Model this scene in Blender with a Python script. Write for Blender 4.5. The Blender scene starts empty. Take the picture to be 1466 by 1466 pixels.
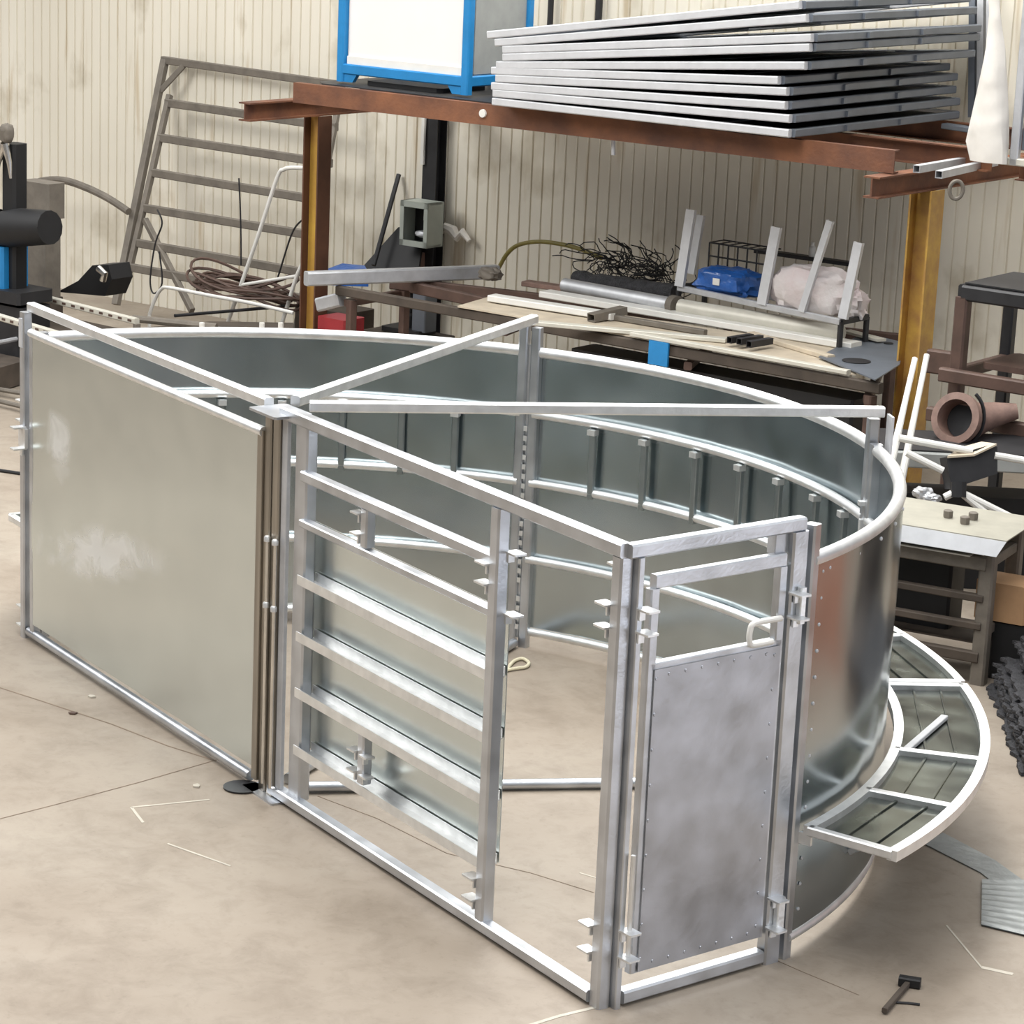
import bpy, math, random
from mathutils import Vector as V3, Matrix, noise
R_ = random.Random(7)
scene = bpy.context.scene
col = scene.collection
pi = math.pi
# ------------------------------------------------------------------ camera (surveyed: a telephoto view from a 4.4 m high gallery)
F, YAW, PITCH, ROLL = 3801.1, -0.97953, 0.24486, 0.04337
CAM = V3((10.53525, -5.77088, 4.42346))
fw = V3((math.sin(YAW)*math.cos(PITCH), math.cos(YAW)*math.cos(PITCH), -math.sin(PITCH)))
r0 = V3((math.cos(YAW), -math.sin(YAW), 0)); u0 = r0.cross(fw)
rt = math.cos(ROLL)*r0 + math.sin(ROLL)*u0
up = -math.sin(ROLL)*r0 + math.cos(ROLL)*u0
cd = bpy.data.cameras.new('camera'); co = bpy.data.objects.new('camera', cd); col.objects.link(co)
m = Matrix((rt, up, -fw)).transposed().to_4x4(); m.translation = CAM
co.matrix_world = m
cd.sensor_width = 36; cd.lens = F/1466*36; cd.clip_start = .1; cd.clip_end = 200
scene.camera = co

def sight(px, py): return fw + (px-733)/F*rt - (py-733)/F*up
def plane_hit(px, py, n, d):
    s = sight(px, py); t = (d - CAM.dot(n))/s.dot(n); return CAM + t*s
def zp(px, py, z=0.0): return plane_hit(px, py, V3((0,0,1)), z)          # point on the level z
PH = math.radians(20); WV = -.7
U = V3((math.cos(PH), math.sin(PH), 0)); N = V3((math.sin(PH), -math.cos(PH), 0)); Z = V3((0,0,1))
WO = V3((-6.86, 6.675, 0))
def W(u, v, z): return WO + U*u + N*v + Z*z                               # wall frame: along, out of the wall, up
def vp(px, py, v): return plane_hit(px, py, N, WO.dot(N)+v)               # point on the upright plane v in front of the wall
def uz(p): q = p-WO; return q.dot(U), q.dot(N), q.z

# ------------------------------------------------------------------ materials
def mat(name, c, rough=.5, metal=0., var=.12, scale=6., bump=0., bscale=40., c2=None, rvar=0., spec=.5, stretch=None):
    mt = bpy.data.materials.new(name); mt.use_nodes = True
    nt = mt.node_tree; b = nt.nodes['Principled BSDF']
    tc = nt.nodes.new('ShaderNodeTexCoord'); src = tc.outputs['Object']
    if stretch:
        mp = nt.nodes.new('ShaderNodeMapping'); mp.inputs['Scale'].default_value = stretch
        nt.links.new(src, mp.inputs['Vector']); src = mp.outputs['Vector']
    nz = nt.nodes.new('ShaderNodeTexNoise'); nz.inputs['Scale'].default_value = scale; nz.inputs['Detail'].default_value = 1.5 if metal == 1 else 6
    nz.inputs['Roughness'].default_value = .6
    nt.links.new(src, nz.inputs['Vector'])
    rp = nt.nodes.new('ShaderNodeValToRGB'); e = rp.color_ramp.elements
    e[0].position = .3; e[1].position = .7
    lo = [x*(1-var) for x in c]; hi = [min(1, x*(1+var)) for x in c]
    if c2: lo = list(c2); hi = list(c)
    e[0].color = (*lo, 1); e[1].color = (*hi, 1)
    nt.links.new(nz.outputs['Fac'], rp.inputs['Fac']); nt.links.new(rp.outputs['Color'], b.inputs['Base Color'])
    b.inputs['Metallic'].default_value = metal; b.inputs['Roughness'].default_value = rough
    b.inputs['Specular IOR Level'].default_value = spec
    if rvar:
        mr = nt.nodes.new('ShaderNodeMapRange'); mr.inputs['To Min'].default_value = max(.02, rough-rvar); mr.inputs['To Max'].default_value = rough+rvar
        mr.inputs['From Min'].default_value = .3; mr.inputs['From Max'].default_value = .7
        nt.links.new(nz.outputs['Fac'], mr.inputs['Value']); nt.links.new(mr.outputs['Result'], b.inputs['Roughness'])
    if bump:
        n2 = nt.nodes.new('ShaderNodeTexNoise'); n2.inputs['Scale'].default_value = bscale; n2.inputs['Detail'].default_value = 3 if bscale > 10 else 0
        nt.links.new(src, n2.inputs['Vector'])
        bp = nt.nodes.new('ShaderNodeBump'); bp.inputs['Strength'].default_value = bump; bp.inputs['Distance'].default_value = .02
        nt.links.new(n2.outputs['Fac'], bp.inputs['Height']); nt.links.new(bp.outputs['Normal'], b.inputs['Normal'])
    return mt
M = {}
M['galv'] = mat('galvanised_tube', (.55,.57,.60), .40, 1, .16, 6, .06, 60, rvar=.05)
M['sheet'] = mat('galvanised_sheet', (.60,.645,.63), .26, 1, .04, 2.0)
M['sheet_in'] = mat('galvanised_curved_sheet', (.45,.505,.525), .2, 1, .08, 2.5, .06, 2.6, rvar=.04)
M['upright'] = mat('grey_zinc_upright', (.36,.40,.41), .35, 1, .1, 8)
M['table'] = mat('dusty_zinc_table_top', (.34,.325,.27), .5, .3, .15, 4)
M['gate_sheet'] = mat('mottled_gate_sheet', (.44,.455,.49), .40, 1, .16, 5, .04, 30, rvar=.06)
M['deck'] = mat('catwalk_deck_plate', (.14,.155,.135), .22, 1, .3, 6, .05, 4, rvar=.06)
M['rough_galv'] = mat('fresh_zinc_rail', (.80,.81,.81), .48, 1, .08, 12, .10, 45)
M['zinc_dull'] = mat('dull_zinc', (.55,.56,.58), .55, .7, .12, 8)
M['stack'] = mat('primed_grey_tube', (.60,.61,.63), .45, .35, .08, 8)
M['white'] = mat('white_paint', (.72,.71,.67), .4, 0, .06, 5)
M['offwhite'] = mat('cream_profile', (.56,.54,.47), .45, .1, .10, 5)
M['rust'] = mat('rusty_primer_beam', (.24,.095,.042), .7, 0, .2, 2.2, .15, 40, c2=(.065,.028,.020))
M['brown'] = mat('brown_steel', (.085,.05,.038), .6, .1, .25, 7)
M['pinkbrown'] = mat('rust_brown_casting', (.20,.125,.10), .6, .0, .3, 9)
M['yellow'] = mat('worn_yellow_paint', (.52,.32,.06), .5, 0, .2, 6, .1, 30, c2=(.30,.15,.05))
M['yellowrust'] = mat('rusting_yellow_paint', (.58,.36,.06), .5, 0, .2, 1.6, .1, 30, c2=(.26,.10,.035))
M['dark'] = mat('dark_steel', (.022,.022,.024), .5, .2, .25, 7)
M['black'] = mat('black_rubber', (.008,.008,.009), .6, 0, .2, 7)
M['oldsteel'] = mat('weathered_grey_steel', (.165,.145,.12), .65, .2, .2, 7, .1, 40)
M['midgrey'] = mat('grey_paint', (.30,.31,.30), .5, 0, .1, 6)
M['greengrey'] = mat('grey_green_enamel', (.36,.39,.35), .45, 0, .1, 6)
M['blue'] = mat('blue_paint', (.015,.20,.47), .4, 0, .12, 6)
M['deepblue'] = mat('blue_plastic', (.02,.10,.36), .3, 0, .2, 6, .5, 12)
M['paleboard'] = mat('white_panel', (.78,.76,.74), .4, 0, .02, 2)
M['tan'] = mat('tan_board', (.50,.43,.33), .7, 0, .15, 6)
M['cardboard'] = mat('brown_cardboard', (.42,.25,.13), .8, 0, .12, 6)
M['red'] = mat('red_paint', (.32,.03,.035), .45, 0, .2, 6)
M['wood'] = mat('dark_timber', (.065,.05,.038), .8, 0, .3, 5)
M['sack'] = mat('white_woven_sack', (.64,.62,.61), .6, 0, .1, 4, .6, 14, c2=(.58,.49,.49))
M['hose'] = mat('yellow_green_hose', (.24,.20,.05), .5, 0, .2, 10)
M['mesh'] = mat('black_wire_mesh', (.05,.05,.055), .65, .3, .4, 30, 1., 90)
M['slate'] = mat('blue_grey_plate', (.16,.18,.21), .45, .4, .15, 3)
M['rope'] = mat('pale_rope', (.60,.55,.40), .8, 0, .1, 20)
M['cloth'] = mat('white_plastic_wrap', (.70,.67,.62), .5, 0, .1, 3, .6, 9)
M['paint'] = mat('pale_floor_paint', (.48,.44,.37), .7, 0, .15, 9)
M['crack'] = mat('dark_floor_joint', (.20,.15,.11), .9, 0, .2, 9)
M['chrome'] = mat('bright_steel', (.7,.68,.64), .25, 1, .1, 9)
M['floorsheet'] = mat('grey_film_on_floor', (.24,.255,.25), .35, .1, .2, 5, .3, 12)

def floor_mat():
    mt = bpy.data.materials.new('worn_concrete'); mt.use_nodes = True
    nt = mt.node_tree; b = nt.nodes['Principled BSDF']; L = nt.links
    tc = nt.nodes.new('ShaderNodeTexCoord')
    def nz(sc, det, rough=.6, dist=0):
        n = nt.nodes.new('ShaderNodeTexNoise'); n.inputs['Scale'].default_value = sc; n.inputs['Detail'].default_value = det
        n.inputs['Roughness'].default_value = rough; n.inputs['Distortion'].default_value = dist
        L.new(tc.outputs['Object'], n.inputs['Vector']); return n.outputs['Fac']
    def ramp(f, stops):
        r = nt.nodes.new('ShaderNodeValToRGB'); e = r.color_ramp.elements
        while len(e) < len(stops): e.new(.5)
        for k, (p, c) in enumerate(stops): e[k].position = p; e[k].color = (*c, 1)
        L.new(f, r.inputs['Fac']); return r.outputs['Color']
    def mix(a, c, f, mode='MIX'):
        x = nt.nodes.new('ShaderNodeMix'); x.data_type = 'RGBA'; x.blend_type = mode
        if isinstance(f, float): x.inputs[0].default_value = f
        else: L.new(f, x.inputs[0])
        L.new(a, x.inputs[6]); L.new(c, x.inputs[7]); return x.outputs[2]
    a = ramp(nz(.55, 5, .6, .6), [(.3, (.235,.19,.145)), (.5, (.295,.247,.196)), (.72, (.345,.30,.245))])
    b2 = ramp(nz(5, 8, .7, .4), [(.3, (.72,.70,.68)), (.55, (1,1,1)), (.8, (1.0,1.0,1.0))])
    c = mix(a, b2, .75, 'MULTIPLY')
    d = ramp(nz(22, 5, .7), [(.28, (.62,.60,.58)), (.42, (1,1,1))])
    c = mix(c, d, .35, 'MULTIPLY')
    L.new(c, b.inputs['Base Color'])
    mr = nt.nodes.new('ShaderNodeMapRange'); mr.inputs['To Min'].default_value = .38; mr.inputs['To Max'].default_value = .68
    L.new(nz(1.4, 6), mr.inputs['Value']); L.new(mr.outputs['Result'], b.inputs['Roughness'])
    bp = nt.nodes.new('ShaderNodeBump'); bp.inputs['Strength'].default_value = .12; bp.inputs['Distance'].default_value = .01
    L.new(nz(14, 6), bp.inputs['Height']); L.new(bp.outputs['Normal'], b.inputs['Normal'])
    return mt
def wall_mat():
    mt = bpy.data.materials.new('cream_ribbed_cladding'); mt.use_nodes = True
    nt = mt.node_tree; b = nt.nodes['Principled BSDF']; L = nt.links
    tc = nt.nodes.new('ShaderNodeTexCoord')
    def nz(scale, stretch, det=6, loc=(0,0,0)):
        mp = nt.nodes.new('ShaderNodeMapping'); mp.inputs['Scale'].default_value = stretch; mp.inputs['Location'].default_value = loc
        L.new(tc.outputs['Object'], mp.inputs['Vector'])
        n = nt.nodes.new('ShaderNodeTexNoise'); n.inputs['Scale'].default_value = scale; n.inputs['Detail'].default_value = det
        L.new(mp.outputs['Vector'], n.inputs['Vector']); return n.outputs['Fac']
    def ramp(f, stops):
        r = nt.nodes.new('ShaderNodeValToRGB'); e = r.color_ramp.elements
        while len(e) < len(stops): e.new(.5)
        for k, (p, c) in enumerate(stops): e[k].position = p; e[k].color = (*c, 1)
        L.new(f, r.inputs['Fac']); return r.outputs['Color']
    def mul(a, c, f):
        x = nt.nodes.new('ShaderNodeMix'); x.data_type = 'RGBA'; x.blend_type = 'MULTIPLY'; x.inputs[0].default_value = f
        L.new(a, x.inputs[6]); L.new(c, x.inputs[7]); return x.outputs[2]
    a = ramp(nz(1.0, (.8,.8,.35)), [(.3, (.68,.635,.53)), (.7, (.80,.757,.655))])
    s = ramp(nz(3.2, (3,3,.22)), [(.26, (.70,.60,.46)), (.40, (1,1,1))])
    g = ramp(nz(2.0, (1,1,.8), 8, (5,3,1)), [(.28, (.62,.58,.50)), (.42, (1,1,1))])
    c = mul(mul(a, s, .75), g, .7)
    L.new(c, b.inputs['Base Color']); b.inputs['Roughness'].default_value = .5
    return mt
M['rustflange'] = mat('brown_rust_flange', (.10,.042,.022), .6, 0, .3, 4)
M['redoxide'] = mat('red_oxide_paint', (.48,.22,.15), .55, 0, .15, 3)
M['stained'] = mat('brown_stained_zinc', (.36,.33,.285), .4, 1, .25, 12, stretch=(1,1,.15))
M['floor'] = floor_mat(); M['wall'] = wall_mat()

def painted_sheen_mat():  # paints a cloudy whitish reflection into the sheet colour
    mt = M['sheet'].copy(); mt.name = 'galvanised_sheet_with_painted_sheen'; nt = mt.node_tree; L = nt.links; b = nt.nodes['Principled BSDF']
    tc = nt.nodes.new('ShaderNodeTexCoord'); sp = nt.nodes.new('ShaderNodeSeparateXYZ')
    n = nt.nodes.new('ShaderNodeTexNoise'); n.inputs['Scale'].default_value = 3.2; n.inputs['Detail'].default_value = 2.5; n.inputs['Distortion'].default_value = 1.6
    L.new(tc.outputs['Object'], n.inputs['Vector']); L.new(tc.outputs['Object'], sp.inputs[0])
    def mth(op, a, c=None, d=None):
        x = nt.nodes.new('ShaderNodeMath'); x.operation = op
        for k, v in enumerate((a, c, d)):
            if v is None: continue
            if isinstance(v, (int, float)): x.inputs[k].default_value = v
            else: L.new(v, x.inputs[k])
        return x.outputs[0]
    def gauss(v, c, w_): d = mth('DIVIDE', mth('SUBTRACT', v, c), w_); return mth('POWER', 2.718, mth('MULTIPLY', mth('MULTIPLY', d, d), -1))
    zl = mth('SUBTRACT', sp.outputs['Z'], mth('MULTIPLY_ADD', sp.outputs['X'], .20, .82))     # painted reflection rises to the right
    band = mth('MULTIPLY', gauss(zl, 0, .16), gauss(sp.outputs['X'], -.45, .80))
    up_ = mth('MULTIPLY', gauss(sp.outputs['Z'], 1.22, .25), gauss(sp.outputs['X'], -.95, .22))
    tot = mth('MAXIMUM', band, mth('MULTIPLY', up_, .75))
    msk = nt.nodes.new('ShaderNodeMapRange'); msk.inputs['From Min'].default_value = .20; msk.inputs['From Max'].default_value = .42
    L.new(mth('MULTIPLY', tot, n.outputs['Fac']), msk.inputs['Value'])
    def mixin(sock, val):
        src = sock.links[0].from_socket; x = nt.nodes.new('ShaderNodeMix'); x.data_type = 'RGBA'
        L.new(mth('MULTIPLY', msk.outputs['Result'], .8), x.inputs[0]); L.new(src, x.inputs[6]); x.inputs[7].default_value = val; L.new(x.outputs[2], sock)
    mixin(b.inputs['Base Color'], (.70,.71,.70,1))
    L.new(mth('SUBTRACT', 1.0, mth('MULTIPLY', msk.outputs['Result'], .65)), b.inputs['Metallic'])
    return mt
M['painted_sheen'] = painted_sheen_mat()
# ------------------------------------------------------------------ mesh helpers
class MB:
    def __init__(s): s.v = []; s.f = []
    def add(s, vs, fs):
        b = len(s.v); s.v += [V3(x) for x in vs]; s.f += [tuple(b+i for i in f) for f in fs]; return s
    def loft(s, rings, cap=True, close=False):
        n = len(rings[0]); vs = [p for r in rings for p in r]; fs = []
        m_ = len(rings)
        for i in range(m_ if close else m_-1):
            j = (i+1) % m_
            for k in range(n):
                l = (k+1) % n; fs.append((i*n+k, i*n+l, j*n+l, j*n+k))
        if cap and not close:
            fs.append(tuple(reversed(range(n)))); fs.append(tuple((m_-1)*n+k for k in range(n)))
        return s.add(vs, fs)
    def bar(s, p, q, w, h=None, hint=None, ch=.14):
        h = h or w; p, q = V3(p), V3(q); d = (q-p).normalized()
        hint = V3(hint) if hint is not None else (Z if abs(d.z) < .9 else V3((1,0,0)))
        a = d.cross(hint).normalized(); b = a.cross(d).normalized()      # a: width, b: height
        c = min(w, h)*ch; x, y = w/2, h/2
        sec = [(-x+c,-y),(x-c,-y),(x,-y+c),(x,y-c),(x-c,y),(-x+c,y),(-x,y-c),(-x,-y+c)]
        return s.loft([[o+a*i+b*j for i, j in sec] for o in (p, q)])
    def hollow(s, p, q, w, h, t=.004, hint=None):
        p, q = V3(p), V3(q); d = (q-p).normalized(); hint = V3(hint) if hint is not None else Z
        a = d.cross(hint).normalized(); b = a.cross(d).normalized(); L = (q-p).length
        def ring(o, k): return [o+a*i*(w/2-k)+b*j*(h/2-k) for i, j in ((-1,-1),(1,-1),(1,1),(-1,1))]
        e = min(.25, L*.45)
        return s.loft([ring(p+d*e, t), ring(p, t), ring(p, 0), ring(q, 0), ring(q, t), ring(q-d*e, t)])
    def channel(s, p, q, w, h, t=.006, hint=None, flip=1):
        p, q = V3(p), V3(q); d = (q-p).normalized(); hint = V3(hint) if hint is not None else Z
        a = d.cross(hint).normalized()*flip; b = a.cross(d).normalized()*flip; x, y = w/2, h/2
        sec = [(-x,-y),(x,-y),(x,-y+t),(-x+t,-y+t),(-x+t,y-t),(x,y-t),(x,y),(-x,y)]
        return s.loft([[o+a*i+b*j for i, j in sec] for o in (p, q)])
    def hbeam(s, p, q, w, h, t=.012, hint=None):
        p, q = V3(p), V3(q); d = (q-p).normalized(); hint = V3(hint) if hint is not None else Z
        a = d.cross(hint).normalized(); b = a.cross(d).normalized(); x, y, k = w/2, h/2, t/2
        sec = [(-x,-y),(x,-y),(x,-y+t),(k,-y+t),(k,y-t),(x,y-t),(x,y),(-x,y),(-x,y-t),(-k,y-t),(-k,-y+t),(-x,-y+t)]
        return s.loft([[o+a*i+b*j for i, j in sec] for o in (p, q)])
    def tube(s, pts, r, n=10, close=False):
        pts = [V3(p) for p in pts]; m_ = len(pts); rings = []; ref = None
        for i, p in enumerate(pts):
            if close: d = pts[(i+1) % m_]-pts[i-1]
            else: d = pts[min(i+1, m_-1)]-pts[max(i-1, 0)]
            d.normalize()
            if ref is None: ref = Z if abs(d.z) < .9 else V3((1,0,0))
            a = d.cross(ref)
            if a.length < 1e-4: a = d.cross(V3((1,0,.3)))
            a.normalize(); b = a.cross(d).normalized(); ref = b
            rr = r[i] if isinstance(r, (list, tuple)) else r
            rings.append([p+(a*math.cos(2*pi*k/n)+b*math.sin(2*pi*k/n))*rr for k in range(n)])
        return s.loft(rings, close=close)
    def prism(s, poly, off):
        off = V3(off); poly = [V3(p) for p in poly]
        return s.loft([poly, [p+off for p in poly]])
    def box(s, c, sx, sy, sz, ax=None):
        c = V3(c); ax = ax or (V3((1,0,0)), V3((0,1,0)), Z); e = min(sx, sy, sz)*.06
        return s.bar(c-ax[2]*sz/2, c+ax[2]*sz/2, sx, sy, hint=ax[1], ch=.06)
    def arcsheet(s, rad, a0, a1, z0, z1, t, n=48, f=None):
        rings = []
        for i in range(n+1):
            a = a0+(a1-a0)*i/n; d = V3((math.cos(a), math.sin(a), 0))
            m_ = 10; ring = []
            for k in range(m_+1):
                z = z0+(z1-z0)*k/m_; ring.append(d*(rad+(f(a, z) if f else 0))+Z*z)
            for k in range(m_, -1, -1):
                z = z0+(z1-z0)*k/m_; ring.append(d*(rad+t+(f(a, z) if f else 0))+Z*z)
            rings.append(ring)
        return s.loft(rings)
    def lathe(s, base, prof, axis=Z, n=24):
        base = V3(base); axis = V3(axis).normalized()
        a = axis.cross(V3((1,0,0)) if abs(axis.x) < .9 else V3((0,1,0))).normalized(); b = axis.cross(a)
        return s.loft([[base+axis*h+(a*math.cos(2*pi*k/n)+b*math.sin(2*pi*k/n))*r for k in range(n)] for r, h in prof])
    def blob(s, c, rx, ry, rz, ax=None, amp=.15, fr=2.0, seed=0, n=28, m_=16, sq=.7):
        c = V3(c); ax = ax or (U, N, Z); rings = []
        for i in range(m_+1):
            th = -pi/2+pi*i/m_; ring = []
            for k in range(n):
                ph = 2*pi*k/n
                def sp(x, e): return math.copysign(abs(x)**e, x)
                x = sp(math.cos(th), sq)*sp(math.cos(ph), sq); y = sp(math.cos(th), sq)*sp(math.sin(ph), sq); z = sp(math.sin(th), sq)
                d = 1+amp*noise.noise(V3((x*fr+seed, y*fr, z*fr+seed*2)))+amp*.4*noise.noise(V3((x*fr*3+seed, y*fr*3, z*fr*3)))
                ring.append(c+ax[0]*x*rx*d+ax[1]*y*ry*d+ax[2]*z*rz*d)
            rings.append(ring)
        return s.loft(rings)
    def build(s, name, mt, parent=None, smooth=35, label=None, kind=None):
        o_ = V3((0,0,0))
        if parent is not None: o_ = wloc(parent)
        else:
            lo = [min(p[i] for p in s.v) for i in range(3)]; hi = [max(p[i] for p in s.v) for i in range(3)]
            o_ = V3(((lo[0]+hi[0])/2, (lo[1]+hi[1])/2, lo[2]))
        me = bpy.data.meshes.new(name); me.from_pydata([p-o_ for p in s.v], [], s.f); me.validate(); me.update()
        import bmesh
        bm = bmesh.new(); bm.from_mesh(me); bmesh.ops.recalc_face_normals(bm, faces=bm.faces[:]); bm.to_mesh(me); bm.free()
        me.polygons.foreach_set('use_smooth', [True]*len(me.polygons)); me.set_sharp_from_angle(angle=math.radians(smooth))
        me.materials.append(M[mt])
        ob = bpy.data.objects.new(name, me); col.objects.link(ob)
        if parent is not None: ob.parent = parent
        else: ob.location = o_
        if label: ob['label'] = label
        if kind: ob['kind'] = kind
        return ob
def wloc(o):
    p = V3((0,0,0))
    while o is not None: p = p+o.location; o = o.parent
    return p
def tag(o, label=None, cat=None, group=None, kind=None):
    if label: o['label'] = label
    if cat: o['category'] = cat
    if group: o['group'] = group
    if kind: o['kind'] = kind
    return o
def thing(name, label, cat, loc, group=None):
    o = bpy.data.objects.new(name, None); col.objects.link(o); o.location = loc; o.empty_display_size = .1
    return tag(o, label, cat, group)
def lerp(a, b, t): return a+(b-a)*t
def cr(pts, n=6):      # smooth curve through points
    pts = [V3(p) for p in pts]; out = []
    for i in range(len(pts)-1):
        a, b, c, d = pts[max(i-1, 0)], pts[i], pts[i+1], pts[min(i+2, len(pts)-1)]
        for k in range(n):
            t = k/n; out.append(.5*((2*b)+(c-a)*t+(2*a-5*b+4*c-d)*t*t+(3*b-a-3*c+d)*t**3))
    return out+[pts[-1]]
ORD = ['topmost', 'second from the top', 'third from the top', 'fourth from the top', 'fifth from the top', 'sixth from the top', 'seventh from the top', 'eighth from the top', 'ninth from the top', 'tenth from the top', 'eleventh from the top', 'twelfth from the top', 'thirteenth from the top', 'lowest']

# ================================================================== SETTING
MB().prism([(-40,-30,-.1),(40,-30,-.1),(40,40,-.1),(-40,40,-.1)], (0,0,.1)).build('floor', 'floor', kind='structure')
floor = bpy.data.objects['floor']
wall = MB(); pitch = .115; u = -14.0; prof = []
while u < 9:
    prof += [(u, 0), (u+pitch-.020, 0), (u+pitch-.014, -.015), (u+pitch-.006, -.015)]
    u += pitch
prof += [(u, 0), (u, -.08), (-14, -.08)]
wall.prism([W(a, b+WV, 0) for a, b in prof], Z*6.5)
wo = wall.build('wall_back', 'wall', kind='structure', smooth=15)
# floor joints and paint marks: flat marks that belong to the floor
def mark(name, pts, w, mt):
    b = MB()
    for p, q in zip(pts, pts[1:]):
        p, q = zp(*p), zp(*q); d = (q-p).normalized(); a = d.cross(Z)*w*.32
        b.prism([p-a+Z*.0005, q-a+Z*.0005, q+a+Z*.0005, p+a+Z*.0005], Z*.0012)
    b.build(name, mt, floor, kind='structure')
mark('floor_joint', [(-40,972),(60,1004),(160,1037),(240,1068),(310,1090)], .014, 'crack')
mark('floor_joint', [(-30,1180),(80,1152),(200,1120),(310,1088)], .010, 'crack')
mark('floor_crack', [(455,1140),(540,1172),(640,1222),(700,1236),(760,1250),(850,1278)], .008, 'crack')
mark('floor_crack', [(1100,1370),(1150,1392),(1230,1425)], .006, 'crack')
mark('paint_line', [(205,1178),(188,1156),(300,1145)], .022, 'paint')
mark('paint_line', [(720,1480),(800,1455),(862,1440)], .030, 'paint')
mark('paint_line', [(1355,1325),(1405,1385)], .014, 'paint')
mark('paint_line', [(1405,1385),(1450,1395)], .04, 'paint')
mark('paint_line', [(830,1250),(880,1265)], .014, 'paint')
mark('paint_line', [(240,1208),(330,1240)], .018, 'paint')

# ================================================================== THE PEN
H = 1.9; RR = 2.836
aL, aK, aR = pi, 2.1345, 1.1425
AX, BX, BY = 2.71, 2.675, .908
aB = math.atan2(BY, BX)
def pol(a, r=RR, z=0): return V3((r*math.cos(a), r*math.sin(a), z))
X = V3((1,0,0)); Y = V3((0,1,0))
def lugs(name, t, specs, mt='rough_galv'):
    for a in specs: b = MB(); lug(b, *a); b.build(name, mt, t)
def lug(b, p, d, side, s=.055):   # flat ear welded to a post, with its gusset
    p = V3(p); d = V3(d).normalized(); side = V3(side).normalized()
    b.box(p+d*s*.6, s*1.3, s, .008, (d, side, Z)); b.box(p+d*.012-Z*.02, .010, s*.5, .045, (d, side, Z))

# -- left arch frame with its sheeted gate
t = thing('arch_frame', 'long galvanised arch frame carrying the solid sheeted gate on the left', 'frame', (-1.42,0,0))
MB().bar((-RR-.03,0,H-.02), (-.12,0,H-.02), .05, .05).build('top_bar', 'rough_galv', t)
MB().bar((-RR-.02,-.035,0), (-RR-.02,-.035,H-.045), .055, .055).build('post', 'galv', t)
MB().tube([(-RR+.02,-.035,.044), (-.16,-.035,.044)], .026, 14).build('bottom_bar', 'galv', t)
lugs('hinge_lug', t, [((-RR-.04,-.035,z), (-1,0,0), Y) for z in (1.35, 1.24, .17, .06)]+[((-RR,-.06,1.22), (.3,-1,0), X, .06), ((-RR,-.06,1.1), (.3,-1,0), X, .06)])
b = MB(); b.box((-RR+.01,-.065,1.16), .09, .02, .11); b.build('hinge_block', 'rough_galv', t)
MB().tube([(-RR-.075,-.035,.28),(-RR-.075,-.035,.03)], .010, 8).build('hinge_pin', 'rough_galv', t)
b = MB(); b.box((-RR-.02,-.065,1.74), .04, .008, .16); b.build('cover_plate', 'stack', t)

g = thing('sheeted_gate', 'long solid galvanised sheet gate hung between the left post and the centre post', 'gate', (-1.42,-.04,0))
random.seed(3)
def bulge(x, z):
    y = 0
    for (cx, cz, sx, sz, a) in ((-2.45,1.35,.09,.16,.006),(-2.25,1.2,.07,.2,-.007),(-2.5,.98,.12,.09,.006),(-2.2,.62,.16,.07,.012),(-1.95,.66,.10,.09,-.010),(-1.72,.74,.15,.06,.013),(-1.45,.80,.10,.10,-.010),(-1.25,.86,.16,.06,.011),(-.95,.95,.12,.05,.011),(-.8,1.02,.08,.10,-.007),(-2.4,.55,.12,.05,-.009)):
        y += a*.25*math.exp(-((x-cx)/sx)**2-((z-cz-.10*(x+1.7)*0)/sz)**2)
    y += .0035*noise.noise(V3((x*2.2, 3, z*2.2)))+.0016*noise.noise(V3((x*6, 1, z*6)))
    return y
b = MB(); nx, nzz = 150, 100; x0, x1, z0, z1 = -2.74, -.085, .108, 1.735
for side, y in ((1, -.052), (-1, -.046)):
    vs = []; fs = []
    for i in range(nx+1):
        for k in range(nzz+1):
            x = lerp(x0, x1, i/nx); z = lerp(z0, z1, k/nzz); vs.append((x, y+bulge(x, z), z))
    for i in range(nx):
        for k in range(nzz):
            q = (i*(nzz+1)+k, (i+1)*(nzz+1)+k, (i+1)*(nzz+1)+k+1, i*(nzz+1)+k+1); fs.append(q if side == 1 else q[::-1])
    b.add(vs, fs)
b.build('sheet', 'painted_sheen', g)
MB().tube([(-2.76,-.045,1.755), (-.08,-.045,1.755)], .024, 14).build('top_rail', 'rough_galv', g)
MB().bar((-2.75,-.03,.06), (-2.75,-.03,1.74), .045, .05).build('stile', 'galv', g)
MB().bar((-.10,-.045,.05), (-.10,-.045,1.76), .022, .05).build('stile', 'stained', g)
b = MB(); b.bar((-2.73,-.02,.13), (-.1,-.02,.13), .03, .03); b.build('bottom_rail', 'galv', g)
b = MB()
for z in (.75, 1.3): b.bar((-2.73,-.02,z), (-.1,-.02,z), .03, .03)
b.build('back_rail', 'galv', g)

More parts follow.
